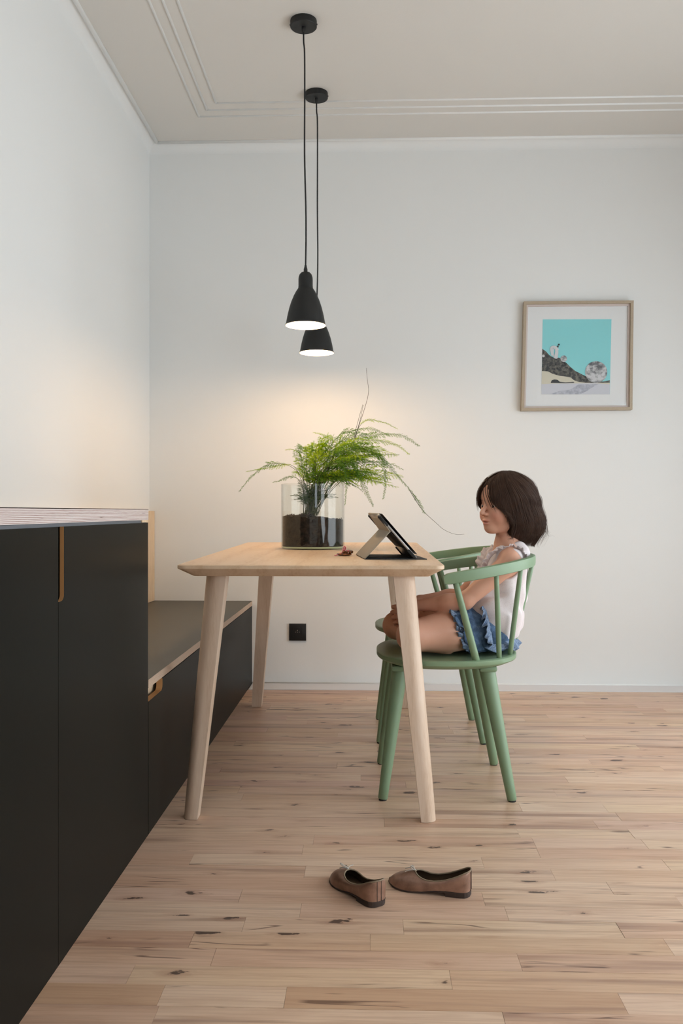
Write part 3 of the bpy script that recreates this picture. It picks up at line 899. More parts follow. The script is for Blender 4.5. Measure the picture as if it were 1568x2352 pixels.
# ================================================================ small trinket with a ribbon
def trinket():
    c = PZ(790, 1277, tz(2.98)); z = tz(c.y) + .0006
    t = thing('hair_clip', 'small brown beaded hair clip with a pink ribbon on the table', 'hair clip', (c.x, c.y, z))
    br = NT('amber_plastic'); v = br.coords(); br.color(br.ramp(br.noise(v, 120, 3), [(.4, srgb(74, 34, 12)), (.65, srgb(176, 100, 38))])); br.set(rough=.12, coat=.6)
    n = 28; v = []
    prof = [(.0001, .001), (.018, .001), (.0255, .003), (.027, .0055), (.024, .0082), (.012, .0095), (.0001, .010)]
    m = MB().lathe(prof, (0, 0, 0), 28)
    m.v = [(c.x + x*1.0, c.y + yv*.72, z + zz) for x, yv, zz in m.v]
    m.build('shell', br.mat, t, smooth=True)
    r5 = random.Random(3)
    for k in range(7):
        a = 2*PI*k/7; r = .0055 + r5.random()*.0015
        mm = MB().lathe([(.0001, -r), (r*.7, -r*.7), (r, 0), (r*.7, r*.7), (.0001, r)], (c.x + .012 + .014*math.cos(a), c.y + .011*math.sin(a), z + .0105 + r*.45), 12)
        mm.build('bead', br.mat, t, smooth=True)
    pk = plain('pink_ribbon', srgb(246, 128, 158), .5)
    for pts, w in (([(-.006, 0, .010), (-.004, -.004, .020), (.000, -.004, .033), (.005, -.002, .026), (-.004, 0, .012)], .0065),
                   ([(-.002, 0, .012), (.008, -.003, .018), (.016, -.003, .0185), (.014, -.001, .014), (.002, 0, .012)], .005),
                   ([(-.004, 0, .011), (-.014, -.006, .009), (-.024, -.010, .003), (-.033, -.012, .0016)], .0045)):
        MB().tube([Vector((c.x, c.y, z)) + p for p in spline(pts, 16)], w, 8, flat=.22, up=(0, 1, 0)).build('ribbon', pk, t, smooth=True)
trinket()
# ================================================================ glass vase, soil and asparagus fern
VC = Vector((-.2275, 3.5, 0)); VZ = tz(3.5) + .0012; VR = .1275; VH = .258
vase = thing('glass_vase', 'clear cylindrical glass vase holding soil and a fern on the table', 'vase', (VC.x, VC.y, VZ))
m = MB()
m.lathe([(.0001, .0), (VR - .004, .0), (VR, .003), (VR, VH - .002), (VR - .002, VH), (VR - .004, VH - .002), (VR - .004, .012), (VR - .008, .009), (.0001, .009)], (VC.x, VC.y, VZ), 72)
m.build('glass_wall', M['vase_glass'], vase, auto=40)
gb = NT('green_glass_base'); gb.color(srgb(196, 198, 150)); gb.set(rough=.15, spec=.6)
MB().lathe([(.0001, .0015), (VR - .006, .0015), (VR - .004, .004), (VR - .006, .0085), (.0001, .0085)], (VC.x, VC.y, VZ), 64).build('glass_foot', gb.mat, vase, auto=40)
def soil():
    sm = NT('dark_potting_soil'); v = sm.coords()
    n1 = sm.noise(v, 55, 6, .7); n2 = sm.noise(v, 16, 3)
    col = sm.ramp(n1, [(.35, srgb(22, 16, 12)), (.55, srgb(50, 38, 28)), (.75, srgb(88, 68, 48))])
    sm.color(sm.mix(sm.ramp(n2, [(.4, 0.0), (.7, .6)]), col, srgb(26, 20, 16)))
    sm.set(rough=.9); sm.bump(n1, .8, .004)
    rs = random.Random(5)
    from mathutils import noise as mn
    n = 72; R = VR - .0048; rings = 16
    v = []; f = []
    zt = lambda a, r: .122 + .010*mn.noise((math.cos(a)*r*30, math.sin(a)*r*30, 2)) + .016*max(0, 1 - r/.07) + .005*mn.noise((math.cos(a)*r*90, math.sin(a)*r*90, 7)) - .008*math.cos(a)
    for j in range(n):
        a = 2*PI*j/n; v.append((VC.x + R*math.cos(a), VC.y + R*math.sin(a), VZ + .0098))
    for i in range(rings):
        r = R * (1 - i/rings)
        for j in range(n):
            a = 2*PI*j/n; v.append((VC.x + r*math.cos(a), VC.y + r*math.sin(a), VZ + zt(a, r)))
    for i in range(rings):
        for j in range(n): f.append((i*n + j, i*n + (j+1) % n, (i+1)*n + (j+1) % n, (i+1)*n + j))
    f.append(tuple(reversed(range(n)))); f.append(tuple(rings*n + j for j in range(n)))
    mb = MB(); mb.add(v, f)
    # crumbs on top
    for k in range(260):
        a = rs.uniform(0, 2*PI); r = R * math.sqrt(rs.random()) * .96; s = rs.uniform(.0015, .006)
        c = Vector((VC.x + r*math.cos(a), VC.y + r*math.sin(a), VZ + zt(a, r) + s*.3))
        w = [c + Vector((rs.uniform(-1, 1), rs.uniform(-1, 1), rs.uniform(-1, 1))).normalized()*s for q in range(4)]
        mb.add(w, [(0,1,2), (0,2,3), (0,3,1), (1,3,2)])
    o = mb.build('potting_soil', sm.mat, None, origin=(VC.x, VC.y, VZ + .01))
    tag(o, 'dark crumbly potting soil filling the lower half of the glass vase', 'soil', kind='stuff')
soil()
def leafmat(name, a, b, dead=False):
    m = NT(name); v = m.coords()
    col = m.ramp(m.noise(v, 14, 3), [(.35, a), (.65, b)])
    df = m.node('ShaderNodeBsdfDiffuse'); tl = m.node('ShaderNodeBsdfTranslucent'); mx = m.node('ShaderNodeMixShader')
    m.link(col, df.inputs[0]); m.link(col, tl.inputs[0]); mx.inputs[0].default_value = .5
    m.link(df.outputs[0], mx.inputs[1]); m.link(tl.outputs[0], mx.inputs[2]); m.link(mx.outputs[0], m.out.inputs[0])
    return m.mat
M['leaf'] = leafmat('fern_leaf', srgb(140, 180, 30), srgb(192, 214, 56))
M['leaf_deep'] = leafmat('fern_leaf_deep', srgb(88, 134, 46), srgb(132, 168, 68))
M['leaf_dark'] = leafmat('fern_leaf_dark', srgb(52, 78, 26), srgb(84, 108, 40))
M['stem'] = plain('fern_stem', srgb(74, 78, 40), .6)
M['stem_dry'] = plain('fern_stem_dry', srgb(58, 52, 42), .7)
fern = thing('asparagus_fern', 'feathery bright green asparagus fern growing in the glass vase', 'plant', (VC.x, VC.y, VZ + .125))
fr = random.Random(21)
def frond(path, f0, blen, mat, stemmat=None, r0=.0011, dens=1.0, tilt=0.0, taper=1.0, needle=.0098):
    pts = spline(path, 60); n = len(pts)
    mb = MB()
    mb.tube(pts, [r0*(1 - .75*i/(n-1)) for i in range(n)], 5, m=1)
    V = []; F = []
    def tri(a, d, side, L, w):
        k = len(V); V.extend((a - side*w, a + side*w, a + d*L)); F.append((k, k+1, k+2))
    L = [0]
    for i in range(1, n): L.append(L[-1] + (pts[i]-pts[i-1]).length)
    tot = L[-1]
    def at(s):
        s = max(0, min(tot, s))
        j = 0
        while j < n - 2 and L[j+1] < s: j += 1
        q = (s - L[j]) / max(1e-6, L[j+1] - L[j]); return pts[j].lerp(pts[j+1], q), (pts[j+1]-pts[j]).normalized()
    def needles(p0, d, ln, up, side_):
        """one side branch: a thin twig with fine needles in its plane"""
        k = max(3, int(ln / .0028)); p = p0.copy(); dd = d.copy()
        q = dd.cross(up).normalized()
        V0 = len(V)
        prev = p.copy()
        for i in range(k):
            t = i / k
            dd = (dd + Vector((0, 0, -.035)) + Vector((fr.uniform(-.05, .05),)*1 + (fr.uniform(-.05, .05), fr.uniform(-.05, .05)))).normalized()
            nx = p + dd * (ln / k)
            q = dd.cross(up).normalized()
            V0 = len(V); V.extend((p - q*.00028, p + q*.00028, nx + q*.00022, nx - q*.00022)); F.append((V0, V0+1, V0+2, V0+3))
            sh = needle * (1 - .55*t) * fr.uniform(.75, 1.2)
            for s in (-1, 1):
                nd = (dd*.75 + q*s*fr.uniform(.5, .95) + up*fr.uniform(-.25, .25)).normalized()
                tri(p, nd, dd.cross(nd).cross(nd).normalized() if False else (dd - nd*dd.dot(nd)).normalized(), sh, .00056)
                if fr.random() < .5:
                    nd = (dd*.9 + q*s*fr.uniform(.1, .5) + up*fr.uniform(-.4, .4)).normalized()
                    tri(p, nd, (up - nd*up.dot(nd)).normalized(), sh*.85, .00056)
            p = nx
    s = tot * f0; sd = 1
    while s < tot - .002:
        p, T = at(s)
        t = (s - tot*f0) / (tot*(1 - f0))
        up = Vector((math.sin(tilt)*-T.y, math.sin(tilt)*T.x, 1)); up = (up - T*up.dot(T)).normalized()
        B = T.cross(up).normalized()
        ln = blen * (min(1, .35 + t*3.2)) * (1 - t)**taper + .006
        d = (T*.62 + B*sd*.85 + up*fr.uniform(-.12, .16)).normalized()
        needles(p, d, ln * fr.uniform(.75, 1.15), up, sd)
        if ln > .03:            # second-order branches
            for z in range(2):
                g = fr.uniform(.25, .7); p2 = p + d*ln*g
                d2 = (d*.75 + T.cross(d).cross(d)*fr.choice((-.6, .6)) + T*fr.uniform(-.1, .6)).normalized()
                needles(p2, d2, ln*(1-g)*.8, up, sd)
        sd = -sd; s += .0052 / dens
    p, T = at(tot - .001)
    up = Vector((0, 0, 1)); 
    mb.add(V, F, 0)
    return mb.build('frond', mat, fern, mats=[mat, stemmat or M['stem']], fix=False)
Z0 = VZ + .13
def base():
    a = fr.uniform(0, 2*PI); r = .03*math.sqrt(fr.random())
    return Vector((VC.x - .01 + r*math.cos(a), VC.y + r*math.sin(a), Z0))
LF, LD = M['leaf'], M['leaf_deep']
# fronds that show one by one in the photograph (pixel, depth)
def pf(*q): return [base()] + [P(a, b, c) for a, b, c in q]
frond(pf((700, 1110, 3.49), (668, 1072, 3.45), (620, 1066, 3.42), (580, 1092, 3.42), (548, 1130, 3.42)), .52, .034, LD, tilt=.5)
frond(pf((690, 1100, 3.47), (668, 1068, 3.44), (620, 1074, 3.40), (566, 1083, 3.38)), .55, .03, LF, tilt=.3)
frond(pf((695, 1090, 3.50), (690, 1045, 3.5), (670, 1032, 3.48), (655, 1034, 3.47)), .5, .05, LF, tilt=.3)
frond(pf((700, 1080, 3.50), (740, 1025, 3.5), (755, 1005, 3.48), (720, 993, 3.46)), .55, .045, LF, tilt=-.2)
frond(pf((730, 1070, 3.52), (790, 1010, 3.54), (855, 1000, 3.56), (920, 1000, 3.58), (963, 1025, 3.60)), .45, .045, LD, tilt=.5)
frond(pf((735, 1070, 3.50), (800, 1020, 3.50), (860, 1012, 3.50), (910, 1022, 3.50), (940, 1044, 3.50)), .42, .055, LF, tilt=.5)
frond(pf((735, 1075, 3.46), (800, 1030, 3.44), (850, 1030, 3.42), (880, 1065, 3.42), (885, 1110, 3.42), (880, 1146, 3.42)), .42, .05, LD, tilt=.7)
vine = pf((735, 1075, 3.48), (800, 1035, 3.44), (860, 1040, 3.40), (910, 1090, 3.38), (945, 1130, 3.36), (955, 1150, 3.36))
frond(vine, .45, .045, LD, tilt=.6)
frond([P(945, 1130, 3.36), P(962, 1153, 3.35), P(974, 1180, 3.35)], .1, .022, LD, tilt=.6)
MB().tube(spline([P(940, 1126, 3.362), P(960, 1158, 3.355), P(976, 1178, 3.35), P(1000, 1200, 3.345), P(1020, 1217, 3.34), P(1045, 1227, 3.335), P(1066, 1227, 3.33)], 40), [.0010 - .0006*k/39 for k in range(40)], 6).build('vine', M['stem_dry'], fern, smooth=True)
frond(pf((740, 1085, 3.42), (800, 1060, 3.38), (825, 1095, 3.36), (840, 1130, 3.36), (858, 1164, 3.36)), .5, .045, LD, tilt=.9)
frond(pf((735, 1085, 3.40), (780, 1065, 3.35), (795, 1100, 3.34), (792, 1160, 3.34)), .5, .035, LD, tilt=.6)
frond([P(815, 1010, 3.52), P(822, 985, 3.52), P(842, 965, 3.51), P(880, 970, 3.5), P(912, 985, 3.5)], .3, .02, LF, tilt=.2)
frond(pf((730, 1070, 3.55), (780, 1000, 3.58), (810, 990, 3.6), (850, 985, 3.62), (895, 1000, 3.62)), .55, .04, LD, tilt=.4)
frond(pf((690, 1110, 3.44), (668, 1095, 3.42), (640, 1105, 3.40), (628, 1107, 3.40)), .6, .025, LD, tilt=.3)
for q in ([(812, 1050, 3.50), (812, 1010, 3.50), (824, 960, 3.50), (833, 929, 3.50)], [(800, 1060, 3.5), (806, 1040, 3.5), (820, 990, 3.5), (838, 935, 3.5), (846, 900, 3.5), (843, 870, 3.5), (841, 845, 3.5)], [(790, 1050, 3.50), (808, 1020, 3.5), (824, 975, 3.5), (834, 930, 3.5)]):
    MB().tube(spline(pf((735, 1100, 3.50), *q), 44), [.0013 - .0007*k/43 for k in range(44)], 6).build('bare_stem', M['stem_dry'], fern, smooth=True)
# the mass of shorter fronds
for k in range(66):
    b = base()
    tx = fr.gauss(838, 58) if fr.random() < .72 else fr.uniform(655, 790)
    tx = max(645, min(925, tx))
    ty = fr.uniform(1018, 1102) + max(0, (tx - 830))*.3 if tx > 740 else fr.uniform(1036, 1104)
    if fr.random() < .16: ty += 34
    Yt = VC.y + fr.uniform(-.17, .17)
    tip = P(tx, ty, Yt)
    pk = Vector((VC.x, VC.y, 0)).lerp(Vector((tip.x, tip.y, 0)), .42); pk.z = max(tip.z + fr.uniform(-.03, .035), 1.045)
    pk += Vector((fr.uniform(-.03, .03), fr.uniform(-.03, .03), fr.uniform(-.02, .015)))
    mid = pk.lerp(tip, fr.uniform(.45, .65)) + Vector((fr.uniform(-.015, .015), fr.uniform(-.02, .02), fr.uniform(0, .02)))
    frond([b, b.lerp(pk, .6) + Vector((0, 0, .03)), pk, mid, tip], fr.uniform(.46, .58), fr.uniform(.04, .07), LF if fr.random() < .62 else LD, tilt=fr.uniform(-.9, .9), taper=.8, dens=.72)
# short inner sprays inside the glass
for k in range(26):
    a = fr.uniform(-PI, PI); b = base(); r = fr.uniform(.04, .105)
    tip = Vector((VC.x + r*math.cos(a), VC.y + r*math.sin(a), fr.uniform(.95, 1.035)))
    frond([b, b.lerp(tip, .5) + Vector((0, 0, .035)), tip], .4, .035, M['leaf_dark'], tilt=fr.uniform(-.4, .4))

# ================================================================ ballerina shoes
def leather(name, a, b):
    m = NT(name); v = m.coords()
    m.color(m.ramp(m.noise(v, 26, 4), [(.35, a), (.65, b)])); m.set(rough=.34, metal=.22, spec=.6)
    m.bump(m.noise(v, 260, 3), .25, .0006); return m.mat
M['bronze'] = leather('bronze_leather', srgb(124, 92, 74), srgb(164, 126, 106))
M['binding'] = plain('beige_binding', srgb(136, 118, 96), .7)
M['lining'] = plain('brown_lining', srgb(96, 74, 54), .8)
M['sole'] = plain('brown_sole', srgb(58, 44, 38), .6)
M['seam'] = plain('dark_seam', srgb(34, 24, 22), .7)
M['lace'] = plain('grey_lace', srgb(190, 182, 172), .7)
def lut(x, tab):
    for (a, p), (b, q) in zip(tab[:-1], tab[1:]):
        if x <= b:
            t = (x - a) / (b - a); t = t*t*(3 - 2*t) if False else t
            return p + (q - p)*t
    return tab[-1][1]
def shoe(heel, toe, mirror, label):
    H = Vector((heel[0], heel[1], 0)); D = Vector((toe[0], toe[1], 0)) - H; Ln = D.length; d = D.normalized(); sdv = Vector((-d.y, d.x, 0)) * mirror
    t = thing('ballerina_shoe', label, 'shoe', (H + D*.5)[:], 'pair of bronze ballerina shoes')
    wt_ = [(0, .0022), (.004, .0080), (.015, .0158), (.05, .0232), (.12, .0272), (.25, .0280), (.40, .0272), (.55, .0310), (.70, .0355), (.80, .0350), (.88, .0300), (.94, .0225), (.98, .0130), (1, .0055)]
    zs_ = [(0, .0135), (.25, .0140), (.42, .0110), (.58, .0050), (.75, .0040), (.9, .0060), (1, .0090)]
    ow_ = [(0, .0018), (.004, .0062), (.015, .0130), (.06, .0200), (.15, .0235), (.3, .0235), (.45, .0225), (.55, .0215), (.60, .0185), (.635, .0130), (.66, .0050)]
    zo_ = [(0, .0600), (.05, .0570), (.16, .0460), (.28, .0365), (.40, .0310), (.50, .0305), (.58, .0345), (.63, .0385), (.66, .0405)]
    cl = lambda s: .0045*math.sin(PI*min(1, s))*(1 if s > .4 else s/.4)
    # stations round the shoe: heel -> toe on one side, back on the other
    ss = [0, .004, .009, .02, .05, .09, .14, .2, .27, .34, .41, .48, .55, .61, .67, .73, .79, .84, .88, .92, .95, .975, .99, 1.0]
    st = [(s, 1) for s in ss] + [(s, -1) for s in reversed(ss)]
    def s_in(s): return s if s < .40 else .40 + .26 * ((s - .40)/.60)**.85
    def world(s, lat, z): return H + d*(Ln*s) + sdv*(lat + cl(s)) + Vector((0, 0, z))
    K = 9
    def upper(ins):
        v = []
        for s, sg in st:
            si = s_in(s); e_ = ins/Ln*1.3; a = world(s*(1 - 2*e_) + e_, sg*max(lut(s, wt_) - ins, .0004), lut(s, zs_) + ins*.5); b = world(si*(1 - 2*e_) + e_, sg*max(lut(si, ow_) - ins*.5, .0003), lut(si, zo_) - ins*.35)
            for k in range(K):
                q = k/(K-1); fp = 1 - math.cos(q*PI/2); fz = math.sin(q*PI/2)
                fp = fp*.75 + q*.25
                toe_sag = -.004*math.sin(PI*q)*max(0, (s - .55)/.45)
                p = Vector((a.x + (b.x-a.x)*fp, a.y + (b.y-a.y)*fp, a.z + (b.z-a.z)*fz + toe_sag))
                wr = .0011*math.sin(s*46 + sg*2)*math.sin(PI*q)*max(0, 1 - abs(s - .52)/.16)
                v.append(p + Vector((0, 0, wr)) + sdv*(sg*.0025*math.sin(PI*q)*(1 - ins/.004*.2)))
        n = len(st)
        f = [(i*K + k, ((i+1) % n)*K + k, ((i+1) % n)*K + k + 1, i*K + k + 1) for i in range(n) for k in range(K-1)]
        return v, f, n
    v, f, n = upper(0.0)
    mb = MB(); mb.add(v, f); up = mb.build('upper', M['bronze'], t, smooth=True)
    v2, f2, n = upper(.0022)
    mb = MB(); mb.add(v2, f2)
    ins = [world(s, sg*(lut(s, wt_) - .002), lut(s, zs_) + .003) for s, sg in st]; mb.add(ins, [tuple(range(len(ins)))])
    mb.build('lining', M['lining'], t, smooth=False)
    # binding round the opening
    loop = [Vector(v[i*K + K - 1]) for i in range(n)]
    loop = [p for i, p in enumerate(loop) if i == 0 or (p - loop[i-1]).length > .0008]
    MB().tube(loop + [loop[0]], .0019, 8, cap=False).build('binding', M['binding'], t, smooth=True)
    # thin sole and low heel
    o = [world(s, sg*(lut(s, wt_) + .0008), lut(s, zs_)) for s, sg in st]
    lo = [p - Vector((0, 0, .0030)) for p in o]
    m = MB(); k = len(o); m.add(o + lo, [tuple(range(k)), tuple(reversed(range(k, 2*k)))] + [(i, (i+1) % k, k + (i+1) % k, k + i) for i in range(k)])
    m.build('sole', M['sole'], t)
    hs = [q for q in st if q[0] <= .27]
    hs = [q for q in st if q[1] == 1 and q[0] <= .27] + [q for q in st if q[1] == -1 and q[0] <= .27]
    o = [world(s, sg*lut(s, wt_), lut(s, zs_) - .002) for s, sg in hs]; lo = [Vector((p.x, p.y, .0006)) for p in [world(max(s, .004), sg*lut(s, wt_)*.97, 0) for s, sg in hs]]
    m = MB(); k = len(o); m.add(o + lo, [tuple(range(k)), tuple(reversed(range(k, 2*k)))] + [(i, (i+1) % k, k + (i+1) % k, k + i) for i in range(k)])
    m.build('heel', M['sole'], t)
    # heel strip between two dark seams
    for lat in (-.0055, .0055):
        a = world(0, lat, .0150); pts = []
        for q in range(9):
            z = .0150 + (.0555 - .0150)*q/8
            fr_ = q/8
            x = -.0006 + .019*0 + (.0*fr_)
            fp = 1 - math.cos(fr_*PI/2); fp = fp*.75 + fr_*.25
            s0 = lut(abs(lat), [(0.0022, 0), (.0080, .004), (.0158, .015)]); s1 = lut(abs(lat), [(.0018, 0), (.0062, .004), (.0130, .015)])
            a_ = world(s0, lat, 0); b_ = world(s1, lat, 0); pz = .0135 + (.0598 - .0135)*math.sin(fr_*PI/2)
            pp = a_.lerp(b_, fp); pp.z = pz
            pts.append(pp - d*.0006)
        MB().tube(pts, .0006, 6).build('heel_seam', M['seam'], up)
    # little bow on the vamp
    c = world(.672, 0, .0420)
    for pts in ([(0, 0, 0), (.004, .010, .006), (.006, .017, .013), (.003, .018, .016), (.001, .010, .010), (0, 0, .001)], [(0, 0, 0), (.006, -.010, .003), (.010, -.020, .001), (.014, -.022, .000), (.010, -.010, .000), (0, 0, .001)],
                [(0, 0, 0), (.012, .006, .000), (.022, .010, -.004)], [(0, 0, 0), (.014, -.006, .001), (.026, -.006, -.003)]):
        w = [c + d*p[0] + sdv*p[1] + Vector((0, 0, p[2])) for p in pts]
        MB().tube(spline(w, 22), .0010, 6).build('bow_loop', M['lace'], t, smooth=True)
    MB().lathe([(.0001, -.0022), (.0022, -.0012), (.0026, 0), (.0022, .0012), (.0001, .0022)], c[:], 12).build('bow_knot', M['lace'], t, smooth=True)
shoe((.0225, 1.985), (-.083, 2.150), 1, 'bronze leather ballerina shoe on the left, turned away from the camera')
shoe((.238, 2.052), (.048, 2.118), 1, 'bronze leather ballerina shoe on the right, lying side-on to the camera')
# ================================================================ the girl on the nearer chair
# smooth solid modelling: distance functions -> one closed skin (surface nets)
def _rc(p, a, b, ra, rb):
    a = np.asarray(a, np.float32); b = np.asarray(b, np.float32); ba = b - a
    h = np.clip(((p - a) @ ba) / float(ba @ ba), 0, 1)
    return np.linalg.norm(p - a - h[:, None]*ba, axis=1) - (ra + (rb - ra)*h)
def _el(p, c, r, R=None):
    q = p - np.asarray(c, np.float32)
    if R is not None: q = q @ R
    r = np.asarray(r, np.float32)
    k0 = np.linalg.norm(q / r, axis=1); k1 = np.linalg.norm(q / (r*r), axis=1) + 1e-9
    return k0*(k0 - 1)/k1
def smin(a, b, k):
    h = np.maximum(k - np.abs(a - b), 0)/k
    return np.minimum(a, b) - h*h*k*.25
def smax(a, b, k): return -smin(-a, -b, k)
def surface(sdf, lo, hi, h, B=8):
    lo = np.asarray(lo, np.float64); n = np.ceil((np.asarray(hi) - lo)/h/B).astype(int)
    N = n*B
    val = np.ones(tuple(N + 1), np.float32)
    c = np.stack(np.meshgrid(*[np.arange(k) for k in n], indexing='ij'), -1).reshape(-1, 3)
    cen = (lo + (c + .5)*B*h).astype(np.float32)
    d = sdf(cen)
    lim = B*h*.87*1.35 + .008
    far = np.abs(d) > lim
    for (i, j, k), s in zip(c[far & (d < 0)], d[far & (d < 0)]):
        val[i*B:(i+1)*B+1, j*B:(j+1)*B+1, k*B:(k+1)*B+1] = -1
    near = c[~far]
    g = np.stack(np.meshgrid(*[np.arange(B + 1)]*3, indexing='ij'), -1).reshape(-1, 3)
    for s in range(0, len(near), 400):
        blk = near[s:s+400]
        idx = (blk[:, None, :]*B + g[None]).reshape(-1, 3)
        v = sdf((lo + idx*h).astype(np.float32))
        val[idx[:, 0], idx[:, 1], idx[:, 2]] = v
    neg = val < 0
    cnt = np.zeros(tuple(N), np.int8)
    for a in (0, 1):
        for b in (0, 1):
            for e in (0, 1): cnt += neg[a:a+N[0], b:b+N[1], e:e+N[2]]
    act = np.argwhere((cnt > 0) & (cnt < 8))
    vid = -np.ones(tuple(N), np.int64); vid[act[:, 0], act[:, 1], act[:, 2]] = np.arange(len(act))
    acc = np.zeros((len(act), 3)); w = np.zeros(len(act))
    cor = [(a, b, e) for a in (0, 1) for b in (0, 1) for e in (0, 1)]
    for p in cor:
        for ax in range(3):
            if p[ax]: continue
            q = list(p); q[ax] = 1
            A = act + np.array(p); Q = act + np.array(q)
            va = val[A[:, 0], A[:, 1], A[:, 2]]; vb = val[Q[:, 0], Q[:, 1], Q[:, 2]]
            m = (va < 0) != (vb < 0)
            t = np.where(m, va/(va - vb + 1e-12), 0)
            pos = np.tile(np.array(p, float), (len(act), 1)); pos[:, ax] += t
            acc[m] += pos[m]; w[m] += 1
    V = lo + (act + acc/np.maximum(w, 1)[:, None])*h
    F = []
    for ax in range(3):
        b, e = [(1, 2), (2, 0), (0, 1)][ax]
        sl0 = [slice(0, N[k] + 1) for k in range(3)]; sl0[ax] = slice(0, N[ax]); sl1 = list(sl0); sl1[ax] = slice(1, N[ax] + 1)
        s0 = neg[tuple(sl0)]; s1 = neg[tuple(sl1)]
        ed = np.argwhere(s0 != s1)
        ok = (ed[:, b] > 0) & (ed[:, e] > 0) & (ed[:, b] < N[b]) & (ed[:, e] < N[e]); ed = ed[ok]
        flip = s0[ed[:, 0], ed[:, 1], ed[:, 2]]
        q = []
        for db, de in ((-1, -1), (0, -1), (0, 0), (-1, 0)):
            o = ed.copy(); o[:, b] += db; o[:, e] += de; q.append(vid[o[:, 0], o[:, 1], o[:, 2]])
        q = np.stack(q, 1); q[~flip] = q[~flip][:, ::-1]
        F.append(q[(q >= 0).all(1)])
    return V, np.concatenate(F)

GY = 2.92
TH_ = math.radians(30)
HO = np.array((.453, GY, .920))
hf = np.array((-math.cos(TH_), -math.sin(TH_), 0)); hl = np.array((math.sin(TH_), -math.cos(TH_), 0)); hu = np.array((0, 0, 1.0))
HR = np.stack((hf, hl, hu), 1).astype(np.float32)         # columns: forward, her left, up
def hp(f, l, z): return HO + hf*f + hl*l + hu*z
def to_head(p): return (p - HO.astype(np.float32)) @ HR
def head_sdf(p):
    q = to_head(p); E = lambda c, r: _el(q, c, r); RC = lambda a, b, x, y: _rc(q, a, b, x, y)
    d = E((-.012, 0, .022), (.088, .070, .077))
    d = smin(d, E((.020, 0, -.036), (.056, .052, .054)), .030)
    d = smin(d, E((.040, 0, .036), (.042, .056, .046)), .020)
    for s in (-1, 1):
        d = smin(d, E((.046, s*.031, -.030), (.030, .026, .030)), .018)
        d = smin(d, E((-.010, s*.069, -.012), (.013, .007, .023)), .004)
        d = smin(d, RC((.010, s*.042, -.062), (.055, s*.014, -.076), .014, .012), .020)
    d = smin(d, E((.064, 0, -.073), (.0155, .018, .014)), .016)
    d = smin(d, E((.066, 0, -.050), (.0165, .024, .020)), .014)
    for s in (-1, 1):
        d = smax(d, -E((.090, s*.0275, .001), (.0165, .016, .0130)), .010)
        d = smin(d, E((.0640, s*.0275, -.001), (.0128, .0148, .0116)), .004)
        d = smax(d, -E((.0790, s*.0275, -.0015), (.014, .0116, .0038)), .0008)
    d = smin(d, RC((.076, 0, .008), (.0975, 0, -.0225), .0056, .0074), .009)
    for s in (-1, 1): d = smin(d, E((.0865, s*.0078, -.0275), (.0072, .0062, .0056)), .005)
    d = smin(d, E((.0805, 0, -.0480), (.0082, .0170, .0046)), .0035)
    d = smin(d, E((.0790, 0, -.0580), (.0082, .0145, .0052)), .0035)
    d = smax(d, -E((.0890, 0, -.0530), (.0120, .0200, .0013)), .0015)
    return d
SHN, SHF = np.array((.452, GY - .102, .738)), np.array((.452, GY + .102, .738))
EBN, EBF = np.array((.305, 2.792, .616)), np.array((.322, 3.045, .607))
WRN, WRF = np.array((.148, 2.862, .592)), np.array((.172, 2.985, .597))
def torso_sdf(p, o=0.0):
    d = _el(p, (.398, GY, .525), (.078 + o, .104 + o, .078 + o))
    d = smin(d, _el(p, (.408, GY, .605), (.074 + o, .096 + o, .085 + o)), .05)
    d = smin(d, _el(p, (.452, GY, .690), (.066 + o, .100 + o, .088 + o)), .06)
    d = smin(d, _rc(p, SHN + (0.004, .022, .0), SHF + (0.004, -.022, .0), .036 + o, .036 + o), .04)
    return d
def fingers(p, d, wr, palm, kn0, kn1, tips, bend, thumb, k=.005):
    """palm between wrist and knuckle line, four fingers of unequal length and a thumb from the palm's side"""
    d = smin(d, _rc(p, wr, palm, .0165, .0185), .012)
    kn = [kn0 + (kn1 - kn0)*i/3 for i in range(4)]
    for q in kn: d = smin(d, _rc(p, palm, q, .0150, .0098), .008)
    ln = (.94, 1.06, 1.0, .8)
    for i, q in enumerate(kn):
        t = q + (tips[i] - q)*1.0
        m1 = q + (t - q)*.42 + bend*ln[i]; m2 = q + (t - q)*.80 + bend*.8*ln[i]
        f = np.minimum(np.minimum(_rc(p, q, m1, .0082, .0074), _rc(p, m1, m2, .0074, .0068)), _rc(p, m2, t, .0068, .0058))
        d = smin(d, f, .0035)
    a, b, c = thumb
    d = smin(d, np.minimum(_rc(p, a, b, .0105, .0082), _rc(p, b, c, .0082, .0066)), .006)
    return d
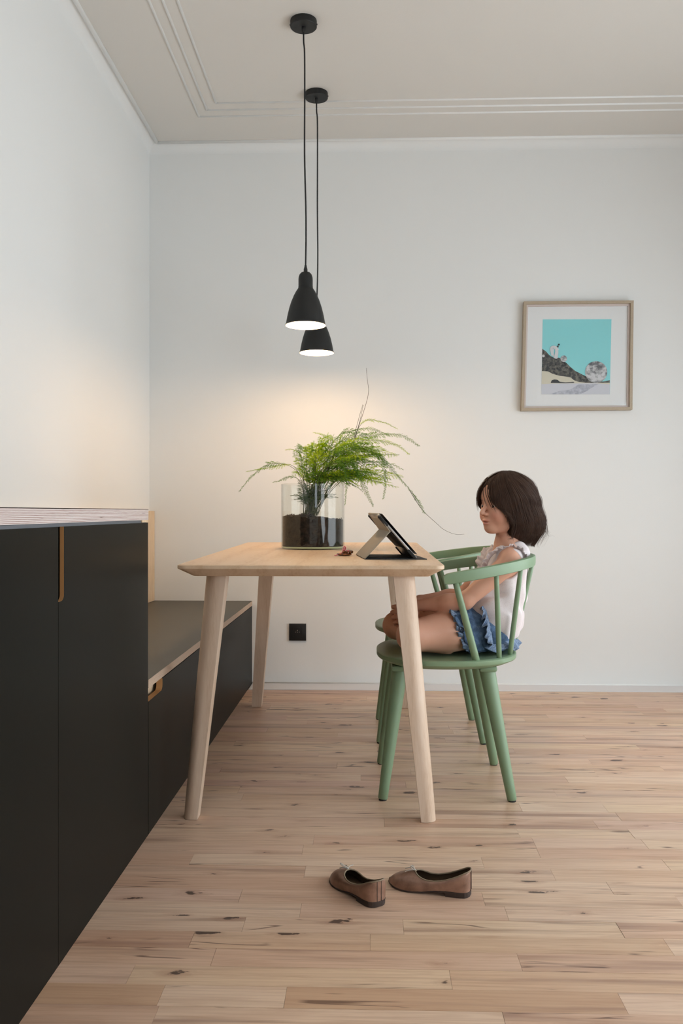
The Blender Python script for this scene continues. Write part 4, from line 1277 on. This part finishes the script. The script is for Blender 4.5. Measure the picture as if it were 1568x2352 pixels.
def body_sdf(p):
    out = np.full(len(p), 1.0, np.float32)
    zz = p[:, 2]
    hm = zz > .70
    # torso, neck
    d = torso_sdf(p)
    d = smin(d, _rc(p, (.466, GY, .765), (.466, GY, .850), .041, .038), .022)
    for S in (SHN, SHF): d = smin(d, _rc(p, (.462, GY, .792), S + (0, 0, .012), .034, .024), .03)
    if hm.any(): d[hm] = smin(d[hm], head_sdf(p[hm]), .012)
    # arms
    for S, E_, W in ((SHN, EBN, WRN), (SHF, EBF, WRF)):
        a = smin(_rc(p, S, E_, .0350, .0265), _rc(p, E_, E_ + (W - E_)*.35, .0270, .0275), .014)
        a = smin(a, _rc(p, E_ + (W - E_)*.3, W, .0275, .0172), .012)
        d = smin(d, a, .014)
    # legs, folded
    hip, knee = np.array((.392, 2.868, .518)), np.array((.135, 2.748, .510))
    l1 = smin(_rc(p, hip, knee, .068, .048), _rc(p, knee, (.232, 2.955, .478), .045, .027), .02)
    l1 = smin(l1, _el(p, (.225, 2.81, .512), (.10, .056, .056), None), .03)
    foot1 = smin(_rc(p, (.235, 2.965, .470), (.315, 3.03, .462), .024, .018), _el(p, (.230, 2.965, .470), (.026, .026, .024)), .02)
    hip2, knee2 = np.array((.392, 2.972, .518)), np.array((.096, 3.062, .502))
    l2 = smin(_rc(p, hip2, knee2, .066, .046), _rc(p, knee2, (.165, 2.850, .470), .044, .026), .02)
    foot2 = smin(_rc(p, (.165, 2.850, .466), (.250, 2.800, .458), .022, .016), _el(p, (.160, 2.852, .466), (.024, .024, .022)), .018)
    d = smin(d, l1, .02); d = smin(d, smin(l2, foot2, .015), .008); d = smin(d, foot1, .008)
    # hands clasped round the far shin
    A = np.array
    d = fingers(p, d, WRN, A((.126, 2.918, .572)), A((.108, 2.948, .578)), A((.114, 2.944, .530)),
                [A((.083, 2.985, .572)), A((.080, 2.988, .553)), A((.082, 2.987, .534)), A((.088, 2.984, .517))], A((-.010, -.004, .004)),
                (A((.138, 2.900, .588)), A((.112, 2.925, .603)), A((.094, 2.950, .600))))
    d = fingers(p, d, WRF, A((.158, 2.945, .588)), A((.150, 2.905, .600)), A((.122, 2.930, .606)),
                [A((.158, 2.868, .566)), A((.146, 2.866, .568)), A((.133, 2.872, .570)), A((.121, 2.884, .574))], A((0, -.006, .014)),
                (A((.168, 2.960, .582)), A((.182, 2.925, .580)), A((.180, 2.900, .574))))
    return d
def skin_mat():
    m = NT('skin'); at = m.node('ShaderNodeAttribute', attribute_name='tint')
    v = m.coords()
    base = m.mix(m.noise(v, 22, 3), srgb(208, 155, 129), srgb(216, 166, 142))
    sp = m.node('ShaderNodeSeparateColor'); m.link(at.outputs['Color'], sp.inputs[0])
    c = m.mix(sp.outputs[0], base, srgb(196, 112, 104))        # lips, cheeks
    c = m.mix(sp.outputs[1], c, srgb(66, 44, 36))              # brows and lash lines
    c = m.mix(sp.outputs[2], c, srgb(206, 138, 118))           # knuckles, knees
    m.color(c); m.set(rough=.48, spec=.35, sss=.06)
    m.b.inputs['Subsurface Radius'].default_value = (.012, .005, .003); m.b.inputs['Subsurface Scale'].default_value = .6
    m.bump(m.noise(v, 420, 2), .06, .0004)
    return m.mat
girl = thing('person', 'girl with a dark bob, white ruffled top and blue shorts, sitting cross-legged', 'person', (.30, GY, .4455))
V, F = surface(body_sdf, (.02, 2.66, .425), (.60, 3.20, 1.04), .0023)
V[:, 2] = np.maximum(V[:, 2], .4462)
skin = obj('body', V, F, skin_mat(), girl, smooth=True)
q = to_head(V.astype(np.float32))
g = lambda c, r: np.exp(-np.sum(((q - np.asarray(c, np.float32))/np.asarray(r, np.float32))**2, axis=1))
hd = (V[:, 2] > .82)
lip = np.clip(g((.083, 0, -.0488), (.012, .0155, .0040)) + g((.082, 0, -.0575), (.012, .0125, .0046)), 0, 1)*.75
chk = (g((.060, .036, -.032), (.03, .020, .018)) + g((.060, -.036, -.032), (.03, .020, .018)))*.42
brow = np.zeros(len(V))
for s in (-1, 1):
    brow += g((.074, s*.029, .0185 ), (.02, .013, .0024))*.85
    brow += g((.0755, s*.0275, .0028), (.008, .0115, .0012))*.9
tint = np.zeros((len(V), 4), np.float32); tint[:, 0] = np.clip(lip*1.1 + chk, 0, 1)*hd; tint[:, 1] = np.clip(brow, 0, 1)*hd
tint[:, 2] = .5*np.exp(-np.sum(((V - np.array((.085, 2.985, .545)))/.03)**2, axis=1)); tint[:, 3] = 1
ca = skin.data.color_attributes.new('tint', 'FLOAT_COLOR', 'POINT')
ca.data.foreach_set('color', tint.ravel())
# eyes
white = plain('eye_white', (.78, .76, .74, 1), .25); iris = plain('iris_brown', srgb(52, 34, 24), .15)
for s in (-1, 1):
    c = hp(.0645, s*.0275, -.0015); r = .0112
    m = MB().lathe([(.0001, -r)] + [(r*math.cos(a), r*math.sin(a)) for a in np.linspace(-1.4, 1.4, 11)] + [(.0001, r)], c, 20)
    e = m.build('eye', white, girl, smooth=True)
    gz = hf + hl*.12 - hu*.22; gz = gz/np.linalg.norm(gz)
    m = MB(); m.tube([Vector(c + gz*(r*.83)), Vector(c + gz*(r*.97)), Vector(c + gz*(r*1.02))], [.0060, .0042, .0008], 16); m.build('iris', iris, e, smooth=True)

# ---------------- hair
def hair_outer(q):
    d = _el(q, (-.012, 0, .024), (.104, .085, .090))
    z = q[:, 2]
    # the bob: a tube that widens below the ears and turns in at the ends
    t = np.clip(-z/.125, 0, 1)
    a = .086 + .013*np.sin(PI*t**.8) - .034*t**4
    b = .083 + .012*np.sin(PI*t**.8) - .030*t**4
    cf = -.034 - .016*t
    k = np.sqrt(((q[:, 0] - cf)/a)**2 + (q[:, 1]/b)**2)
    tube = (k - 1)*.085
    tube = smax(tube, np.maximum(z - .02, -.122 + .028*np.clip((q[:, 0] + .02)/.07, 0, 1) - z), .018)
    return smin(d, tube, .022)
def face_cut(q):
    z = q[:, 2]
    w = np.interp(z, [-.2, -.075, -.05, -.025, -.003, .033, .066, .09, .12], [.095, .095, .088, .072, .050, .032, .008, -.02, -.05])
    fr0 = np.interp(z, [-.13, -.06, -.02, .1], [.012, .022, .022, .022]) - np.where(q[:, 1] < 0, np.interp(z, [-.09, -.05], [.05, 0.0]), 0)
    return np.maximum(np.abs(q[:, 1] + .004) - w, fr0 - q[:, 0])
def hair_sdf(p):
    q = to_head(p)
    d = smax(hair_outer(q), -face_cut(q), .008)
    # grooves between the locks
    ang = np.arctan2(q[:, 1], q[:, 0] + .02)
    gr = np.clip(face_cut(q)/.02 - .4, 0, 1)*.8*.0016*np.sin(ang*34 + 3*np.sin(q[:, 2]*40) + q[:, 2]*22) + .0012*np.sin(ang*71 + q[:, 2]*50)
    return d + gr
hm_ = NT('dark_brown_hair'); v = hm_.coords()
hm_.color(hm_.mix(hm_.noise(v, 40, 3), srgb(44, 29, 21), srgb(80, 56, 42))); hm_.set(rough=.58, spec=.25)
Vh, Fh = surface(hair_sdf, HO - np.array((.15, .15, .15)), HO + np.array((.17, .15, .14)), .0024)
hair = obj('hair', Vh, Fh, hm_.mat, girl, smooth=True)
def strands(n, seed, lift, rad, wild=0.0, name='hair_strands'):
    rg = np.random.default_rng(seed); K = 26
    ph0 = rg.uniform(.30, PI, n) * rg.choice([-1, 1], n, p=[.35, .65])
    t = np.linspace(0, 1, K)[None, :]
    swp = rg.uniform(.05, .55, n)*np.clip((PI - np.abs(ph0))/1.6, 0, 1)
    ph = np.sign(ph0)[:, None]*np.minimum(np.abs(ph0)[:, None]*(.55 + .45*np.minimum(t*2.2, 1)) + swp[:, None]*t, PI*1.02)
    # polar path over the crown, then straight down
    ps = np.minimum(t*2.1, 1)*1.52 + .12
    R = np.array((.108, .090, .092))
    f = -.012 + R[0]*np.sin(ps)*np.cos(ph); l = R[1]*np.sin(ps)*np.sin(ph); z = .024 + R[2]*np.cos(ps)
    drop = np.clip((t - .476)/.524, 0, 1)
    ln = rg.uniform(.130, .162, n)[:, None]
    ln = np.where(((ph0 < 0) & (np.abs(ph0) < 1.5))[:, None], .045, ln)
    front = np.clip((np.cos(ph0) - .1)/.9, 0, 1)[:, None]
    z = z - drop*ln*(1 - .12*front)
    out = 1 + .05*np.sin(PI*drop) 
    f = (f + .03*drop)*0 + f*out - .030*drop; l = l*out
    pts = np.stack((f + 0*t, l + 0*t, z + 0*t), -1)
    cl = rg.integers(0, 170, n); cn = rg.normal(0, 1, (170, 3)); pts += (cn[cl]*.0035)[:, None, :]*t[..., None] + rg.normal(0, .0012, (n, 1, 3))*t[..., None]
    pts += (.0022*np.sin(t*rg.uniform(4, 10, (n, 1)) + rg.uniform(0, 6, (n, 1))))[..., None]*rg.normal(0, 1, (n, 1, 3))
    sh = pts.shape; q = pts.reshape(-1, 3).astype(np.float32)
    def D(q): return smax(hair_outer(q), -face_cut(q), .008)
    tgt = (rg.uniform(-.001, lift, (n, 1))*np.ones((1, K))).reshape(-1)
    free = np.repeat((wild > 0)*1.0, n*K) if wild else np.zeros(n*K)
    low = q[:, 2] > -.125
    for it in range(3):
        d = D(q); e = 1.5e-3
        G = np.stack([D(q + np.eye(3, dtype=np.float32)[i]*e) - D(q - np.eye(3, dtype=np.float32)[i]*e) for i in range(3)], 1)/(2*e)
        G /= np.maximum(np.linalg.norm(G, axis=1), 1e-3)[:, None]
        step = (d - tgt)*np.where(low, 1, .35)
        q = q - (G*np.clip(step, -.03, .03)[:, None]).astype(np.float32)
    pts = q.reshape(sh)
    # loose ends
    fl = rg.random(n) < (.07 if not wild else .8)
    kick = np.clip((t - .62)/.38, 0, 1)**2
    dirs = np.stack((-np.abs(rg.normal(.012, .010, n)), np.sign(pts[:, -1, 1])*np.abs(rg.normal(.006, .008, n)), rg.normal(.004, .008, n)), 1)*(1 + wild)
    pts = pts + (fl[:, None]*kick)[..., None]*dirs[:, None, :]
    if wild:
        pts += (np.sin(t*PI*rg.uniform(.6, 1.4, (n, 1)))*rg.uniform(.001, .010, (n, 1))*wild)[..., None]*(pts/np.linalg.norm(pts, axis=2, keepdims=True))
    W = HO + pts @ np.stack((hf, hl, hu), 0)
    T = np.gradient(W, axis=1); T /= np.linalg.norm(T, axis=2, keepdims=True) + 1e-9
    N = np.cross(T, np.array((.3, .2, .9))); N /= np.linalg.norm(N, axis=2, keepdims=True) + 1e-9
    Bn = np.cross(T, N)
    r = (rad*rg.uniform(.6, 1.3, (n, 1))*np.interp(t, [0, .06, .7, 1], [.3, 1, .9, .15]))[..., None]
    S = 4
    ring = np.stack([W + N*r*math.cos(2*PI*s/S) + Bn*r*math.sin(2*PI*s/S) for s in range(S)], 2)     # n K S 3
    VV = ring.reshape(-1, 3)
    i, k, s = np.meshgrid(np.arange(n), np.arange(K-1), np.arange(S), indexing='ij')
    b0 = (i*K + k)*S; s2 = (s + 1) % S
    FF = np.stack((b0 + s, b0 + s2, b0 + S + s2, b0 + S + s), -1).reshape(-1, 4)
    o = obj(name, VV, FF, hm_.mat, hair, smooth=True)
    o['kind'] = 'stuff'
    return o
strands(3600, 3, .0045, .00062)
strands(60, 9, .006, .00035, wild=.6, name='loose_hair')

# wisps hanging over the forehead and by the cheek
ws = MB()
for k, (a, b, c, d_) in enumerate(((( .070, .004, .094), (.092, .010, .055), (.090, .022, .020), (.083, .036, -.012)), ((.072, .000, .094), (.094, .004, .055), (.094, .012, .018), (.088, .024, -.008)),
        ((.070, .008, .092), (.088, .018, .050), (.085, .030, .015), (.074, .046, -.020)), ((.072, -.006, .094), (.092, -.020, .055), (.090, -.032, .015), (.082, -.040, -.010)), ((.070, -.008, .094), (.094, -.026, .050), (.088, -.040, .010), (.078, -.046, -.018)),
        ((.070, -.004, .095), (.096, -.016, .058), (.095, -.030, .020), (.086, -.038, -.005)), ((.030, .078, -.020), (.030, .080, -.060), (.034, .074, -.092), (.026, .066, -.112)), ((.024, .078, -.030), (.022, .082, -.070), (.030, .076, -.102), (.044, .066, -.110)))):
    for j in range(3):
        o = np.array((fr.uniform(-.002, .002), fr.uniform(-.003, .003), fr.uniform(-.002, .002)))
        pts = [Vector(hp(*(np.array(q) + o*w_))) for q, w_ in zip((a, b, c, d_), (.3, .8, 1.0, 1.6))]
        ws.tube(spline(pts, 18), [.0006*min(1, (18 - i)/6) for i in range(18)], 4)
wo = ws.build('forelock', hm_.mat, hair, smooth=True, fix=False); wo['kind'] = 'stuff'

# ---------------- clothes
def wrk(p, a=1.0):
    return a*1.5*(.0022*np.sin(p[:, 0]*70 + p[:, 2]*38 + 2*np.sin(p[:, 1]*40)) + .0016*np.sin(p[:, 2]*95 - p[:, 0]*50 + p[:, 1]*60) + .0010*np.sin(p[:, 1]*150 + p[:, 2]*90))
def blouse_sdf(p):
    d = torso_sdf(p, .0095)
    # looser towards the hem
    d = smin(d, _el(p, (.408, GY, .560), (.097, .126, .085)), .05)
    d = smin(d, _rc(p, (.492, GY - .048, .772), (.492, GY + .048, .772), .026, .026), .03)
    d = d + wrk(p)
    # neckline, armholes, slanting hem
    d = smax(d, -_el(p, (.402, GY, .818), (.066, .055, .058)), .006)
    for s in (-1, 1):
        d = smax(d, -_el(p, (.440, GY + s*.128, .735), (.046, .048, .052)), .006)
    hem = (p[:, 0] - .3195)*.114/.1833 + (p[:, 2] - .586)*.1435/.1833
    hem = hem + .003*np.sin(p[:, 1]*75)
    return smax(d, -hem, .004)
bm_ = NT('white_dotted_cotton'); v = bm_.coords()
vo = bm_.node('ShaderNodeTexVoronoi'); vo.inputs['Scale'].default_value = 230; bm_.link(v, vo.inputs['Vector'])
dots = bm_.ramp(vo.outputs['Distance'], [(.18, 1.0), (.28, 0.0)])
bm_.color(bm_.mix(bm_.math('MULTIPLY', dots, .30), srgb(222, 212, 212), srgb(168, 138, 134))); bm_.set(rough=.85, spec=.2, sheen=.2); bm_.bump(bm_.noise(v, 500, 2), .25, .0005)
Vb, Fb = surface(blouse_sdf, (.28, 2.76, .43), (.58, 3.08, .82), .0026)
blouse = obj('blouse', Vb, Fb, bm_.mat, girl, smooth=True)
def ruffle(path, outw, width, waves, amp, mat, name, parent, n=140, rows=7, flare=1.0, thick=.0012, phase=0.0):
    """gathered strip: starts on path, spreads along outw(t) by width, waves grow towards the edge"""
    pts = spline(path, n); V = []
    for i, p in enumerate(pts):
        t = i/(n-1); T = (pts[min(i+1, n-1)] - pts[max(i-1, 0)]).normalized()
        o = Vector(outw(t)).normalized(); nr = T.cross(o).normalized()
        e = min(1, min(t, 1-t)*8)
        for k in range(rows):
            s = k/(rows-1)
            wv = (math.sin(2*PI*waves*t + phase + 1.6*math.sin(2*PI*waves*t*.37)) + .45*math.sin(2*PI*waves*t*1.83 + phase*3)) * amp * s**1.2
            V.append(p + o*(width*s*(.4 + .6*e)*(1 + .12*math.sin(2*PI*waves*t*.5))) + nr*wv*e + T*(wv*.5*s))
    F = [(i*rows + k, (i+1)*rows + k, (i+1)*rows + k + 1, i*rows + k + 1) for i in range(n-1) for k in range(rows-1)]
    o = obj(name, V, F, mat, parent, smooth=True)
    md = o.modifiers.new('cloth', 'SOLIDIFY'); md.thickness = thick
    return o
for s in (-1, 1):
    Y0 = GY + s*.068
    path = [(.398, GY + s*.062, .672), (.384, GY + s*.068, .712), (.394, GY + s*.070, .750), (.428, GY + s*.072, .7745), (.466, GY + s*.074, .780), (.494, GY + s*.076, .768), (.508, GY + s*.078, .740)]
    ow = lambda t, s=s: (-.8*math.cos(t*PI)*(1 if t < .5 else .15), s*.85, .12 + .30*math.sin(PI*t))
    ruffle(path, ow, .029, 11, .0044, bm_.mat, 'shoulder_ruffle', blouse, phase=s)
def shorts_sdf(p):
    d = _el(p, (.398, GY, .520), (.088, .116, .082))
    th = np.minimum(_rc(p, (.392, 2.868, .518), (.135, 2.748, .510), .080, .064), _rc(p, (.392, 2.972, .518), (.096, 3.062, .502), .078, .060))
    d = smin(d, th, .03)
    hemx = .292 + .45*np.clip(p[:, 2] - .52, -.05, .05)*-1.0 + .004*np.sin(p[:, 2]*120 + p[:, 1]*60)
    d = smax(d, (hemx - p[:, 0]), .004)
    w = .0035*np.sin(p[:, 0]*120 + p[:, 2]*70 + 3*np.sin(p[:, 1]*30)) + .003*np.sin(p[:, 0]*60 - p[:, 2]*130)
    top = (p[:, 0] - .3195)*.114/.1833 + (p[:, 2] - .600)*.1435/.1833
    d = smax(d + w, top, .006)
    return np.maximum(d, .4475 - p[:, 2])
dm = NT('blue_denim'); v = dm.coords()
dm.color(dm.ramp(dm.noise(v, 60, 5, .7), [(.35, srgb(66, 86, 114)), (.55, srgb(86, 110, 140)), (.72, srgb(116, 138, 166))])); dm.set(rough=.85, spec=.2); dm.bump(dm.noise(v, 900, 2), .3, .0005)
lc = NT('blue_lace'); v = lc.coords()
vo = lc.node('ShaderNodeTexVoronoi', feature='DISTANCE_TO_EDGE'); vo.inputs['Scale'].default_value = 260; lc.link(v, vo.inputs['Vector'])
lc.color(lc.ramp(vo.outputs['Distance'], [(.08, srgb(142, 158, 180)), (.2, srgb(76, 98, 128)), (.4, srgb(98, 120, 150))])); lc.set(rough=.9, spec=.15); lc.bump(vo.outputs['Distance'], .5, .001)
Vs, Fs = surface(shorts_sdf, (.26, 2.74, .44), (.52, 3.16, .64), .0028)
shorts = obj('shorts', Vs, Fs, dm.mat, girl, smooth=True)
def ring_path(cx, cy, cz, r, tilt, a0, a1, n=9, sy=1.0):
    return [(cx - tilt*math.sin(a)*r, cy - math.cos(a)*r*sy, cz + math.sin(a)*r) for a in [a0 + (a1 - a0)*i/(n-1) for i in range(n)]]
# hem lace round the near thigh, a second tier above it, and the tier at the back
ruffle(ring_path(.306, 2.826, .516, .073, .35, -1.00, 2.3), lambda t: (-1, -.35*math.cos(-1.0 + 3.3*t), .1 + .25*math.sin(-1.0 + 3.3*t)), .030, 8, .0075, lc.mat, 'lace_hem', shorts)
ruffle(ring_path(.345, 2.845, .522, .083, .35, -.85, 2.2), lambda t: (-.9, -.55*math.cos(-.85 + 3.05*t), -.15 + .2*math.sin(-.85 + 3.05*t)), .040, 6, .0085, dm.mat, 'flounce', shorts, phase=1.0)
ruffle(ring_path(.385, 2.858, .528, .082, .2, -.70, 1.6), lambda t: (-.35, -.8, -.35), .040, 5, .0085, lc.mat, 'flounce', shorts, phase=2.2)
ruffle([(.350, 2.800, .490), (.400, 2.805, .492), (.445, 2.830, .495), (.472, 2.880, .497), (.478, 2.930, .497), (.470, 2.98, .496), (.44, 3.02, .494)], lambda t: (.15 + .55*math.sin(PI*min(1, t*1.2)), -.75 + 1.5*t, -1.0), .044, 7, .0080, lc.mat, 'lace_hem', shorts, phase=.6)
ruffle([(.300, 2.99, .572), (.285, 2.95, .578), (.280, 2.91, .580), (.285, 2.87, .577), (.300, 2.835, .570)], lambda t: (-1, 0, -.1), .035, 5, .005, lc.mat, 'lace_hem', shorts)
